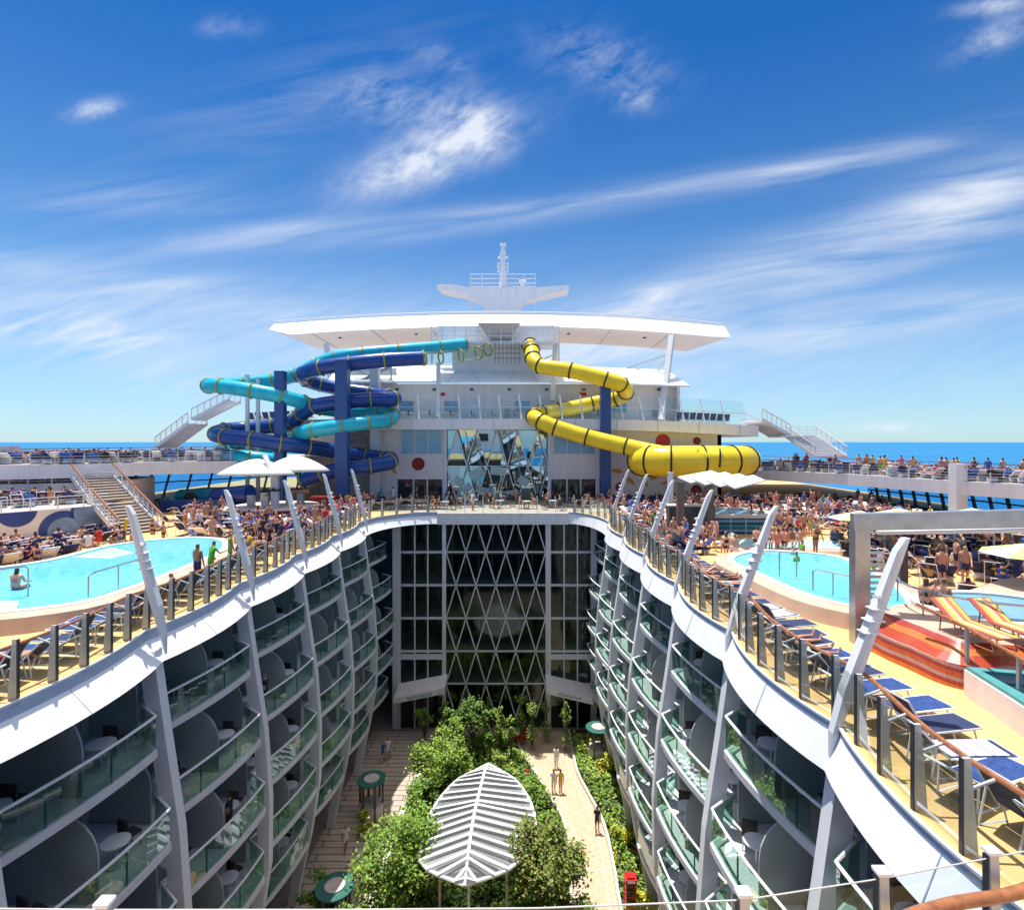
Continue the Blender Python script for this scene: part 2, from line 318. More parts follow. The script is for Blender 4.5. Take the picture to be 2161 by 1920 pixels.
def cat_rom(pts,n=6,closed=False):
    pts=[V(p) for p in pts]; K=len(pts); out=[]
    for i in range(K if closed else K-1):
        g=lambda j: pts[j%K] if closed else pts[max(0,min(K-1,j))]
        a,b,c,d=g(i-1),g(i),g(i+1),g(i+2)
        for k in range(n):
            t=k/n; out.append(.5*((2*b)+(c-a)*t+(2*a-5*b+4*c-d)*t*t+(3*b-a-3*c+d)*t**3))
    if not closed: out.append(pts[-1])
    return out
# ------------------------------------------------------------------ sea, hull
struct(MB().add([(-40000,-3000,-30),(40000,-3000,-30),(40000,70000,-30),(-40000,70000,-30)],[(0,1,2,3)]).build('sea','sea'))
XL,XR=-44.,42.
hull=MB()
hull.thick([V((XL+.1,-9,-1)),V((XL+.1,95,-1))],[V((XL+3,-9,-31)),V((XL+3,95,-31))],(.3,0,0))
hull.thick([V((XR-.1,-9,-1)),V((XR-.1,95,-1))],[V((XR-3,-9,-31)),V((XR-3,95,-31))],(-.3,0,0))
hull.box((-1,-9.2,-16),(84,.3,30)); hull.box((-1,95.2,-16),(84,.3,30))
tag(hull.build('ship_hull','hull'),'white hull of the cruise ship beneath the open pool deck','ship hull')
# ------------------------------------------------------------------ opening edge
BAY=5.9; Y0=11.8; END=47.3
def bul(t): return math.sin(PI*t)**.85
def lipx(side,Y,inner=0.):
    t=((Y-Y0)/BAY)%1.0
    return (6.55-.45*bul(t)+inner) if side>0 else (-11.4+.38*bul(t)-inner)
def edge(side,inner=0.,corner=True):
    pts=[]; k=-1
    Y=5.3
    while Y<41.3-1e-6:
        pts.append((lipx(side,Y,inner),Y)); Y+=BAY/12 if True else 0
        if Y>Y0-BAY and len(pts)==1: pass
    # exact kinks
    ys=sorted(set([5.3]+[Y0+BAY*k+BAY*j/12 for k in range(-1,5) for j in range(12) if Y0+BAY*k+BAY*j/12>5.3]+[Y0+5*BAY]))
    pts=[(lipx(side,y,inner),y) for y in ys]
    if corner:
        x0=pts[-1][0]; y0=pts[-1][1]; x1=(4.3 if side>0 else -7.0); y1=END+inner*.6
        for j in range(1,13):
            a=j/12*PI/2; pts.append((x0+(x1-x0)*(1-math.cos(a)),y0+(y1-y0)*math.sin(a)))
    return pts
WID={1:.35,-1:.65}
top={s:edge(s,WID[s]) for s in(1,-1)}; lip={s:edge(s,0) for s in(1,-1)}; mid={s:edge(s,WID[s]*.9) for s in(1,-1)}
# pool deck sheet
dk=MB()
L=top[-1]; Rr=top[1]; yb=top[1][-1][1]
dk.prism([(XL,-8.9)]+[(-12.05,-8.9)]+L+[(L[-1][0],yb),(-7,95),(XL,95)],-.3,0)
dk.prism([(XR,-8.9),(XR,95),(4.3,95)]+Rr[::-1]+[(6.9,-8.9)],-.3,0)
dk.prism([(-7,yb),(4.3,yb),(4.3,95),(-7,95)],-.3,0)
dk.prism([(-12.05,-8.9),(6.9,-8.9),(6.9,5.3),(-12.05,5.3)],-.3,0)
struct(dk.build('pool_deck','deck'))
# fascia
fa=empty('opening_fascia',(-2.3,26,0),'gleaming white scalloped band running round the rim of the garden opening','fascia')
for s in(1,-1):
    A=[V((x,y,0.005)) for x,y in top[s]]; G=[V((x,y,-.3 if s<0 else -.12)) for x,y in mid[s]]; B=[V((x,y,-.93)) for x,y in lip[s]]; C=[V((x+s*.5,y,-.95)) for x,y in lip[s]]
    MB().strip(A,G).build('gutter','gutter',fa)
    b=MB(); b.strip(G,B); b.strip(B,C); b.build('sloped_band','white',fa)
    for i in range(6,len(lip[s])-1,12): MB().bar(G[i]+V((-s*.004,0,0)),B[i]+V((-s*.012,0,0)),.02,.012).build('weld_seam','gutter',fa)
    gl=MB()
    for (x,y),(x2,y2) in zip(top[s],top[s][1:]):
        gl.bar((x+s*.0-s*.04,y,.03),(x2-s*.04,y2,.03),.07,.05)
    gl.build('gutter_pipe','greywhite',fa)
b=MB(); b.box((-1.35,yb-.12,-.49),(11.3,.3,.98)); b.build('end_band','white2',fa)
# ------------------------------------------------------------------ cabin blocks
LV=[-3.4,-6.25,-9.1,-11.95,-14.8]; ZP=-18.6
def bow(z):
    pts=[(-.9,0),(-3.4,.35),(-6.25,.78),(-9.1,.98),(-11.95,.95),(-14.8,.5),(-17,.0),(-18.6,-.25)]
    for (a,p),(c,q) in zip(pts,pts[1:]):
        if z<=a and z>=c: return p+(q-p)*(a-z)/(a-c)
    return pts[-1][1] if z<-18 else 0
def arc(t):
    if t>.88: return (1-t)/.12*1.0
    return math.sin(t/.88*PI/2)**.9
def balx(side,Y,z,inn=0.):
    t=((Y-Y0)/BAY)%1.0
    base=(7.6 if side>0 else -12.4); off=bow(z)+.92*arc(t)-inn
    return base-side*off
WALL={1:9.1,-1:-13.9}
def yy_range(): return [Y0+BAY*k+BAY*j/12 for k in range(-1,5) for j in range(12)]+[Y0+5*BAY]
YS=yy_range()
for s in(1,-1):
    nm='right' if s>0 else 'left'
    cb=empty('cabin_block',(WALL[s],26,ZP),f'five storeys of curved glass balconies along the {nm} side of the garden','cabin block','balcony sides of the garden opening')
    xw=WALL[s]
    w=MB(); 
    w.box((xw+s*.2,25,-9),(.4,44,17.4),0)
    for k in range(-1,6):
        for h in range(2):
            yc=Y0+BAY*k+BAY*(h*.5+.25)
            for li in range(5):
                z0=LV[li]+.02; 
                w.box((xw-s*.02,yc-.55,z0+1.15),(.05,1.5,2.25),1)
                w.box((xw-s*.02,yc+.78,z0+1.15),(.04,.95,2.2),2)
                w.box((xw-s*.06,yc-.55,z0+1.15),(.05,.05,2.25),3)
    w.build('cabin_wall',['taupe','darkglass','cabin','steel'],cb)
    MB().box((xw+s*1,48.4,-9),(2,1.,17.4)).build('corner_wall','greywhite',cb)
    for li,z in enumerate(LV):
        for k in range(-1,6):
            ya=Y0+BAY*k; T=[j/14 for j in range(13)]+[.88,.94,1.0]; T=sorted(set(T))
            ysb=[ya+BAY*min(t,.9999) for t in T]
            o=[V((balx(s,y,z),y,z)) for y in ysb]; wl=[V((xw,y,z)) for y in ysb]
            bal=MB().thick(o,wl,(0,0,-.22)).build('balcony','greywhite',cb)
            zt=z+1.02; zi=z+.06
            g0=[V((balx(s,y,z,.06),y,zi)) for y in ysb]; g1=[V((balx(s,y,z,.06),y,zt)) for y in ysb]
            MB().strip(g0,g1).build('glass_panel','gglass',bal,fix=False,loc=(0,0,0))
            h=MB()
            pts=[V((balx(s,y,z,.06),y,zt+.03)) for y in ysb]
            h.tube(pts,.042,6); h.build('handrail','white',bal,loc=(0,0,0))
            for t in (.3,.6): 
                y=ya+BAY*t; MB().box((balx(s,y,z,.1),y,z+.5),(.04,.04,1.02)).build('baluster','tealpaint',bal,loc=(0,0,0))
            for t in (0.,.5):
                y=ya+BAY*t+(.15 if t==0 else 0); xo=balx(s,y+.01,z,.35); x1=xw
                prof=[(x1,z+.02),(xo,z+.02)]; rr=min(1.3,abs(x1-xo)*.75)
                for j in range(7):
                    a=j/6*PI/2; prof.append((xo+s*rr*(1-math.cos(a)),z+1.2+1.25*math.sin(a)))
                prof.append((x1,z+2.45))
                vs=[(x,y-.03,zz) for x,zz in prof]+[(x,y+.03,zz) for x,zz in prof]; n=len(prof)
                MB().add(vs,[tuple(range(n)),tuple(range(n,2*n))[::-1]]+[(i,n+i,n+(i+1)%n,(i+1)%n) for i in range(n)]).build('divider','frost',bal,loc=(0,0,0))
    # ribs and masts
    for k in range(-1,6):
        y=Y0+BAY*k
        if k<0: y+=.15
        zs=[-.55,-.95,-2,-3.4,-5,-6.25,-7.7,-9.1,-10.5,-11.95,-13.4,-14.8,-16,-17.2,-18.6]
        rb=MB(); A=[];B=[];C=[];D=[]
        for z in zs:
            x=(6.78 if s>0 else -11.62)-s*(bow(z)+.06); wd=.19
            dep=.5
            A.append(V((x-s*.0,y-wd,z)));B.append(V((x,y+wd,z)));C.append(V((x+s*dep,y+wd,z)));D.append(V((x+s*dep,y-wd,z)))
        for a,b_ in((A,B),(B,C),(C,D),(D,A)): rb.strip(a,b_)
        rb.build('rib','ribpaint',cb)
        if k<0: continue
        # mast: tapered leaning blade above the deck
        x0=(6.75 if s>0 else -11.4); x1=(8.25 if s>0 else -12.5); zt=4.05
        ms=MB()
        def sec(x,z,w_,d_): return [V((x-w_,y-d_,z)),V((x,y-d_*1.25,z)),V((x+w_,y-d_,z)),V((x+w_,y+d_,z)),V((x-w_,y+d_,z))]
        secs=[sec(x0-s*.08,-.7,.02,.03),sec(x0,-.1,.07,.09),sec(x0+(x1-x0)*.2,.85,.125,.12),sec(x0+(x1-x0)*.6,2.45,.11,.11),sec(x0+(x1-x0)*.93,3.78,.09,.09),sec(x1+s*.04,zt,.05,.08)]
        vs=[v for q in secs for v in q]; fs=[(i*5+j,i*5+(j+1)%5,(i+1)*5+(j+1)%5,(i+1)*5+j) for i in range(5) for j in range(5)]+[(0,1,2,3,4),(25,26,27,28,29)]
        ms.add(vs,fs); mo=ms.build('mast','greywhite',cb)
        br=MB()
        for z in (2.3,2.05,2.55):
            x=x0+(x1-x0)*z/4.05; br.box((x-s*.02,y-.02,z),(.36,.28,.025))
        br.tube([V((x0+(x1-x0)*.7,y,2.8)),V((x0+(x1-x0)*.7-s*.3,y-.2,2.85))],.05,8)
        br.build('bracket','white',mo,loc=(0,0,0))
    # ground floor shopfront
    sf=MB(); xs=8.4 if s>0 else -13.2
    sf.box((xs+s*.5,25,-16.85),(1,44,3.5),0)
    for i in range(13):
        y=9+i*3; sf.box((xs-s*.03,y,-17.1),(.06,2.2,2.4),1); sf.box((xs-s*.05,y,-15.7),(.12,2.4,.12),2)
    sf.build('shopfront',['terracotta' if s<0 else 'brown','darkglass','wood'],cb)
# ------------------------------------------------------------------ rails along the opening
def rail_posts(side):
    nm='right' if side>0 else 'left'
    rt=empty('glass_railing',((7.2 if side>0 else -12.3),26,0),f'glass railing with steel fins and wooden handrail along the {nm} rim of the opening','railing','glass railings around the opening')
    pts=[]
    ys=[]; y=6.2
    while y<41.4: ys.append(y); y+=BAY/6
    c=top[side]
    def xat(y):
        for (xa,ya),(xb,yb_) in zip(c,c[1:]):
            if ya<=y<=yb_: return xa+(xb-xa)*(y-ya)/(yb_-ya+1e-9)
        return c[0][0]
    for y in ys: pts.append((xat(y)+side*.1,y))
    pts+= [(x+side*.1,y+.05) for x,y in c[-12::2]]
    proto=None
    for x,y in pts:
        if proto is None:
            f=MB(); f.add([(0,-.025,0),(side*.22,-.025,0),(side*.11,-.025,1.42),(0,-.025,1.42),(0,.025,0),(side*.22,.025,0),(side*.11,.025,1.42),(0,.025,1.42)],[(0,1,2,3),(7,6,5,4),(0,4,5,1),(1,5,6,2),(2,6,7,3),(3,7,4,0)],0)
            f.box((-side*.015,0,.71),(.03,.07,1.42),1)  # dark strip paints the shadowed edge face of the fin
            f.bar((side*.1,0,.95),(side*.5,0,1.1),.035,.035,0)
            proto=f.build('post',['fin','steeld'],rt,loc=V((x,y,.004))-rt.location)
        else:
            q=proto.copy(); COL.objects.link(q); q.parent=rt; q.location=V((x,y,.004))-rt.location
    for (xa,ya),(xb,yb_) in zip(pts,pts[1:]):
        MB().strip([V((xa,ya+.05,.08)),V((xb,yb_-.05,.08))],[V((xa,ya+.05,1.33)),V((xb,yb_-.05,1.33))]).build('glass_panel','glass',rt,fix=False)
    h=MB(); h.tube(cat_rom([V((x+side*.52,y,1.12)) for x,y in pts],2),.045,8); h.build('handrail','wood',rt,smooth=True)
    return pts
RP={s:rail_posts(s) for s in(1,-1)}
# end rail
er=empty('end_railing',(-1.35,47.75,0),'straight glass railing with white posts along the far end of the opening','railing','glass railings around the opening')
x=RP[-1][-1][0]; xe=RP[1][-1][0]; n=8
prev=None
for i in range(n+1):
    xx=x+(xe-x)*i/n
    if 0<i<n: MB().box((xx,yb+.12,.7),(.07,.09,1.4)).build('post','white',er)
    if prev is not None: MB().strip([V((prev,yb+.12,.06)),V((xx,yb+.12,.06))],[V((prev,yb+.12,1.32)),V((xx,yb+.12,1.32))]).build('glass_panel','glass',er,fix=False)
    prev=xx
# near rail
nr=empty('near_railing',(0,5.7,0),'close glass railing with steel posts and curved wooden handrail in the foreground','railing','glass railings around the opening')
NP=[(-11.2,5.75),(-8.9,5.68),(-6.6,5.63),(-4.2,5.6),(-2.,5.6),(.2,5.62),(2.33,5.72),(3.95,6.0),(5.4,6.3),(6.6,6.55)]
for x,y in NP:
    if x in(-2.,.2,-6.6): continue
    p=MB(); p.add([(x-.05,y-.12,0),(x+.05,y-.12,0),(x+.05,y+.03,0),(x-.05,y+.03,0),(x-.05,y-.05,1.42),(x+.05,y-.05,1.42),(x+.05,y+.03,1.42),(x-.05,y+.03,1.42)],[(0,1,2,3),(7,6,5,4),(0,4,5,1),(1,5,6,2),(2,6,7,3),(3,7,4,0)],0)
    p.box((x,y-.01,1.44),(.15,.13,.035),2); p.box((x-.06,y,.7),(.02,.07,1.38),1); p.build('post',['fin','steeld','white'],nr)  # dark side strip paints the shadowed post edge
for a,b_ in zip(NP,NP[1:]):
    g=MB(); g.strip([V((*a,.1)),V((*b_,.1))],[V((*a,1.34)),V((*b_,1.34))]); g.build('glass_panel','gglass' if False else 'glass',nr,fix=False)
    MB().bar((*a,1.35),(*b_,1.35),.012,.01).build('glass_edge','fin',nr)
h=MB(); h.tube(cat_rom([V((2.4,4.85,1.12)),V((3.7,5.62,1.12)),V((4.6,5.93,1.12)),V((5.64,6.13,1.12)),V((7.2,6.7,1.12))],5),.065,10); h.build('handrail','wood',nr,smooth=True)
# ------------------------------------------------------------------ atrium end wall (park side)
ax=lambda px:(px-CX)*47.6/F
aw=empty('atrium_wall',(-2.2,48,ZP),'dark glass end wall of the garden with white diamond lattice and side windows','glass wall')
YE=47.65
fr=MB()
for a,b_ in((784,800),(883,890.5),(1089,1099.5),(1179,1191)):
    fr.box(((ax(a)+ax(b_))/2,YE+.1,-9.8),(ax(b_)-ax(a),.55,17.6))
fr.build('pillar','greywhite',aw)
for nm_,pa,pb,muls in(('left',800,883,(828,854)),('right',1099.5,1179,(1126,1152.6))):
    g=MB(); g.strip([V((ax(pa),YE,ZP)),V((ax(pb),YE,ZP))],[V((ax(pa),YE,-.9)),V((ax(pb),YE,-.9))]); pn=g.build('window','endglass',aw,fix=False)
    m=MB()
    for q in muls: m.box((ax(q),YE-.03,-9.8),(.11,.14,17.5))
    for z in LV: m.box((ax((pa+pb)/2),YE-.06,z),(ax(pb)-ax(pa),.16,.16))
    m.box((ax((pa+pb)/2),YE-.1,-12.4),(ax(pb)-ax(pa),.3,.42))
    m.build('frame','greywhite',pn,loc=(0,0,0))
g=MB(); g.strip([V((ax(890),YE,ZP)),V((ax(1089),YE,ZP))],[V((ax(890),YE,-.9)),V((ax(1089),YE,-.9))]); pn=g.build('window','endglass',aw,fix=False)
m=MB(); x0=ax(890.5); x1=ax(1089); dx=(x1-x0)/5; lv=[-.55]+[-3.4-2.85*i for i in range(6)]
for z in lv[1:5]+[-14.75]: m.box(((x0+x1)/2,YE-.05,z),(x1-x0,.1,.1))
for i in range(6):
    za,zb=lv[i],lv[i+1]
    if zb<ZP: zb=ZP
    for j in range(-1,6):
        # nodes alternate by level
        xa=x0+dx*(j+(.5 if i%2==0 else 0)); 
        for sgn in(-1,1):
            xb=xa+sgn*dx/2; A=V((xa,YE-.09,za)); B=V((xb,YE-.09,zb))
            if min(A.x,B.x)<x0-.05 or max(A.x,B.x)>x1+.05: continue
            m.bar(A,B,.09,.09,up=V((0,1,0)))
m.build('diamond_lattice','greywhite',pn,loc=(0,0,0))
inn=MB()
for z in LV: inn.box((-2.1,50.2,z-.1),(17.4,4.5,.35),0)
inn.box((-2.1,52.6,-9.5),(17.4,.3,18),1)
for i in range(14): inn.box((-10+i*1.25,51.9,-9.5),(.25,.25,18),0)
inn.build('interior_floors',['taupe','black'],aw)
cn=MB()
for pa,pb,ya,yb_ in((788,889,1388,1368),(1090,1183,1368,1390)):
    za=HC-(ya-CY)*46/F; zb=HC-(yb_-CY)*46/F; xa=(pa-CX)*46/F; xb=(pb-CX)*46/F
    A=[V((xa,45.6,za)),V((xb,45.6,zb))]; B=[V((xa,47.5,za+.35)),V((xb,47.5,zb+.35))]; cn.thick(A,B,(0,0,-.5),0)
    for i in range(4):
        t=.3+i*.13; p=A[0].lerp(A[1],t) if pa<900 else A[0].lerp(A[1],t+.0); cn.box((p.x,45.58,p.z-.25),(.5,.03,.16),1)
cn.build('entrance_canopy',['white2','gutter'],aw)
# ------------------------------------------------------------------ garden floor
struct(MB().prism([(-14,5),(9.5,5),(9.5,60),(-14,60)],ZP-.4,ZP).build('garden_floor','planks'))
struct(MB().prism([(-12.4,8),(-8.3,20),(-8.3,31),(-8.,36.8),(-7.6,38.9),(-8.1,44),(-6,47),(-12.4,47)],ZP+.004,ZP+.03).build('plank_path','plankpath'))
e1=[(2.8,20),(2.9,29),(3.13,31.3),(3.05,35.4),(1.65,40),(.2,44.3),(.2,47)]; e2=[(5.3,20),(5.3,29.1),(5.4,31.3),(5.4,35.4),(4.8,38.5),(4.3,41),(4.2,44.3),(4.2,47)]
e1=[(p.x,p.y) for p in cat_rom([V((*a,0)) for a in e1],5)]; e2=[(p.x,p.y) for p in cat_rom([V((*a,0)) for a in e2],5)]
struct(MB().prism(e1+e2[::-1],ZP+.004,ZP+.03).build('stone_path','paving'))
k=MB()
for e,o in((e1,.45),(e2,-.45)):
    pts=[V((x+o,y,ZP+.034)) for x,y in e]
    for a,b_ in zip(pts,pts[1:]): k.bar(a,b_,.05,.012)
for yv in(31.8,35.6,27.9,40.5): k.box((4.1,yv,ZP+.035),(2.3,.05,.012))
struct(k.build('path_joints','taupe'))
kb=MB()
for a,b_ in zip(e1,e1[1:]): kb.bar((a[0]-.1,a[1],ZP+.12),(b_[0]-.1,b_[1],ZP+.12),.16,.24)
for a,b_ in zip(e2,e2[1:]): kb.bar((a[0]+.1,a[1],ZP+.12),(b_[0]+.1,b_[1],ZP+.12),.16,.24)
lk=[(-7.9,20),(-7.9,31),(-7.6,36.8),(-7.2,38.9),(-7.7,44)]
for a,b_ in zip(lk,lk[1:]): kb.bar((a[0],a[1],ZP+.12),(b_[0],b_[1],ZP+.12),.5,.24)
struct(kb.build('bed_kerb','coping'))
bed=[(-7.7,20)]+[(-7.7,31),(-7.4,36.8),(-7.,38.9),(-7.4,43.6),(-5,46),(0,46)]+[(a-.2,b_) for a,b_ in e1[::-1] if b_<45]
struct(MB().prism(bed,ZP+.002,ZP+.2).build('planting_bed','soil'))
bed2=[(a+.2,b_) for a,b_ in e2]+[(8.2,47),(8.2,20)]
struct(MB().prism(bed2,ZP+.002,ZP+.2).build('side_bed','soil'))
def inside(p,poly):
    x,y=p; c=False; n=len(poly)
    for i in range(n):
        x1,y1=poly[i]; x2,y2=poly[(i+1)%n]
        if (y1>y)!=(y2>y) and x<(x2-x1)*(y-y1)/(y2-y1)+x1: c=not c
    return c
def leaf(mb,p,s,mi=0,flat=.5):
    d=V((random.gauss(0,1),random.gauss(0,1),random.gauss(0,flat))).normalized(); u=V((random.gauss(0,.6),random.gauss(0,.6),1)).normalized()
    x=d.cross(u).normalized()*s*.5; d=d*s
    mb.add([p-d*.5,p+x*.8,p+d*.6,p-x*.8],[(0,1,2,3)],mi)
gc=MB(); 
for i in range(42000):
    x=random.uniform(-7.7,8.2); y=random.uniform(24,46)
    if not(inside((x,y),bed) or inside((x,y),bed2)): continue
    h=.2+.85*max(0,noise.noise(V((x*.9,y*.9,3)))+.3)*random.random()+random.random()*.15
    zz=noise.noise(V((x*.5,y*.5,9))); mi=0 if zz>.05 else (1 if zz>-.25 else 2)
    q=noise.noise(V((x*.8+30,y*.8,1)))
    if q>.52 and y>33: mi=3
    if x>4 and noise.noise(V((x*.7,y*.7,40)))>.25: mi=4 if random.random()<.7 else 1
    leaf(gc,V((x,y,ZP+h)),random.uniform(.1,.24),mi,.35)
struct(gc.build('ground_cover',['leafA','leafB','leafC','leafR','leafY'],fix=False),'stuff')
def shrub(name,loc,rx,rz,h0,nleaf,ms,label,cat,group,trunk=True,ls=.17,limbs=5):
    e=empty(name,loc,label,cat,group)
    t=MB(); tops=[]
    if trunk:
        t.tube([V((0,0,0)),V((.05,.03,h0*.5)),V((0,.05,h0+rz*.5))],[.11,.08,.05],8)
        for i in range(limbs):
            a=2*PI*i/limbs+random.random(); r=rx*.65; e_=V((r*math.cos(a),r*math.sin(a),h0+rz*random.uniform(.5,1.5))); t.tube([V((0,0,h0*.7)),e_*.5+V((0,0,h0*.35)),e_],[.06,.04,.02],6)
        t.build('trunk','bark',e,loc=(0,0,0))
    c=MB(); cl=[]
    for i in range(max(7,int(rx*rx*14))):
        a=random.uniform(0,2*PI); u=random.uniform(-1,1); rr=random.uniform(.45,1.0)
        cl.append((V((math.cos(a)*math.sqrt(1-u*u)*rx*rr,math.sin(a)*math.sqrt(1-u*u)*rx*rr,h0+rz+u*rz*rr)),rx*random.uniform(.2,.36)))
    for i in range(nleaf):
        p,r=random.choice(cl); q=V((random.gauss(0,.5),random.gauss(0,.5),random.gauss(0,.45)))*r; 
        if p.z+q.z<.1: continue
        leaf(c,p+q,random.uniform(.6,1.25)*ls,0 if random.random()<.7 else 1,.5)
    c.build('crown',ms,e,fix=False,loc=(0,0,0)); return e
def G(px,py,z=ZP+.2): 
    p=P(px,py,z); return (p.x,p.y,z)
GT='trees planted in the garden'
shrub('leafy_tree',(-6.3,28.8,ZP+.2),2.2,1.9,1.2,7500,['leafA','leafB'],'large bushy green tree left of the white leaf-shaped roof','tree',GT)
shrub('leafy_tree',(1.4,28.6,ZP+.2),2.0,1.75,1.2,6000,['leafO','leafA'],'large olive green tree right of the white leaf-shaped roof','tree',GT)
shrub('leafy_tree',(-6.,38.3,ZP+.2),1.7,1.2,1.0,3600,['leafB','leafA'],'light green tree at the top left of the planting bed','tree',GT)
shrub('leafy_tree',(-6.2,36.2,ZP+.2),1.2,.9,.5,2000,['leafA','leafC'],'low dark bush beside the plank path','tree',GT)
shrub('leafy_tree',(-3.6,43,ZP+.2),1.3,1.5,1.6,2600,['leafC','leafA'],'dark leafy tree in the middle before the diamond windows','tree',GT)
shrub('leafy_tree',(-2.2,42.2,ZP+.2),.8,1.4,1.6,1500,['leafA','leafB'],'slim mid green tree above the tip of the leaf-shaped roof','tree',GT)
shrub('leafy_tree',(-.6,42.6,ZP+.2),.7,1.2,1.1,1200,['leafB','leafA'],'small yellow-green tree beside the red flowers','tree',GT)
shrub('leafy_tree',(-7.6,44.6,ZP+.1),.7,1.3,1.,1100,['leafA','leafC'],'narrow tree by the left garden door','tree',GT)
shrub('leafy_tree',(2.8,26.6,ZP+.2),1.2,.9,.4,1700,['leafC','leafA'],'dark bush at the bottom edge beside the stone path','tree',GT)
shrub('flower_bush',(.5,45,ZP+.2),.75,.45,.2,700,['leafR','leafR'],'bright red flowering bush at the head of the stone path','bush','flowering bushes in the garden',trunk=False,ls=.14)
shrub('flower_bush',(-7.,41.2,ZP+.2),.5,.3,.15,400,['leafR','leafA'],'small red flowering bush beside the plank path','bush','flowering bushes in the garden',trunk=False,ls=.14)
for i,(x,y,lb) in enumerate([(6.6,41,'yellow flowering bush by the green kiosk'),(6.3,33.5,'yellow flowering bush beside the right path'),(6.4,28.5,'yellow flowering bush next to the red box'),(-9.8,34.5,'yellow and green bush in the left shade')]):
    shrub('flower_bush',(x,y,ZP+.2),.65,.5,.2,800,['leafY','leafA'],lb,'bush','flowering bushes in the garden',trunk=False,ls=.14)
shrub('potted_palm',(-10.,28.2,ZP),1.1,.8,.9,1300,['leafC','leafA'],'dark leafy plant in the shade at the lower left','plant',None)
for i,px in enumerate((944,975,1000,1040,1062,1090,1130)):
    y=45.2 if i%2 else 44.; X=(px-CX)*y/F
    e=empty('vine_column',(X,y,ZP+.2),['tall slim vine column'][0]+' in front of the dark atrium glass','vine','climbing vines before the atrium glass')
    MB().tube([V((0,0,0)),V((0,0,3.2+.5*random.random()))],.05,6).build('trunk','bark',e,loc=(0,0,0))
    c=MB(); hh=random.uniform(3.,4.)
    for j in range(520):
        z=random.uniform(.3,hh); r=.3+.22*math.sin(z*3+i); a=random.uniform(0,2*PI); r*=random.random()**.5; leaf(c,V((r*math.cos(a),r*math.sin(a),z)),random.uniform(.1,.2),random.choice((0,1,1)))
    c.build('crown',['leafC','leafB'],e,fix=False,loc=(0,0,0))
for i,(x,y,rx,rz,h0,n_,ms,lb) in enumerate([(-5.2,41,1.3,1.3,1.2,2800,['leafB','leafA'],'light green tree with dense crown behind the plank path bed'),(-4.7,39.4,1.2,.9,.8,2000,['leafA','leafB'],'rounded mid green bush above the leaf-shaped roof tip'),(-1.2,38.6,1.1,.7,.4,1500,['leafA','leafB'],'low spreading bush just beyond the leaf-shaped roof'),(-6.9,33.8,.9,.7,.4,1300,['leafB','leafA'],'pale grassy bush left of the leaf-shaped roof'),(1.6,33.5,1.0,.6,.3,1500,['leafA','leafC'],'low hedge bush between the leaf-shaped roof and the path'),(.9,36.5,1.1,.6,.3,1500,['leafA','leafB'],'low hedge bush beside the bend of the stone path'),(-5.6,44.4,.9,1.5,1.4,1700,['leafC','leafA'],'tall dark tree against the left side windows'),(6.9,45.3,.8,1.2,1.,1300,['leafA','leafC'],'tree by the right garden door'),(-7.2,25.5,1.3,1.0,.8,2200,['leafC','leafA'],'dark bush at the bottom left of the bed')]): shrub('leafy_tree',(x,y,ZP+.2),rx,rz,h0,n_,ms,lb,'tree',GT)
# leaf shaped roof
lr=empty('leaf_roof',(-2.1,30.5,ZP),'white ribbed leaf-shaped trellis roof over the garden terrace','trellis roof')
spn=[(-2.55,26.1,-14.9),(-2.45,27.2,-14.0),(-2.35,29,-13.6),(-2.2,31,-13.6),(-2.05,33.5,-13.9),(-1.95,35.8,-14.8)]
Ls=[(-2.6,26.2),(-4.75,27.4),(-5.2,29.4),(-4.85,31.9),(-3.95,34.1),(-2.9,35.2),(-2.,35.8)]; Rs=[(-2.5,26.2),(-.2,27.4),(.85,29.6),(.8,31.8),(.0,34.),(-1.,35.15),(-1.9,35.8)]
def rs(pts,n): 
    c=cat_rom([V((*p,0) if len(p)==2 else p) for p in pts],12); return [c[int(round(i*(len(c)-1)/n))] for i in range(n+1)]
NN=21; sp=rs(spn,NN); la=rs(Ls,NN); ra=rs(Rs,NN)
MB().tube(sp,.09,8).build('spine','white',lr)
ze=-14.95
rim=MB(); rim.tube([V((p.x,p.y,ze)) for p in la],.09,8); rim.tube([V((p.x,p.y,ze)) for p in ra],.09,8); rim.build('rim','white',lr)
for i in range(1,NN):
    for ed in(la,ra):
        k2=max(1,i-1); e=ed[k2]; 
        A=sp[i]; B=V((e.x,e.y,ze)); 
        MB().bar(A,B,.19,.2).build('rib','white',lr)
        if i>1: 
            e0=ed[max(1,k2-1)]; MB().add([sp[i-1]-V((0,0,.03)),sp[i]-V((0,0,.03)),B-V((0,0,.03)),V((e0.x,e0.y,ze-.03))],[(0,1,2,3)]).build('glass_panel','leafglass',lr,fix=False)
lg=MB()
for x,y in((-4.,28),(-.6,28),(-4.2,31),(0,31),(-2.8,34),(-2.4,26.6)): lg.box((x,y,ZP+1.9),(.12,.12,3.6))
lg.build('leg','white2',lr)
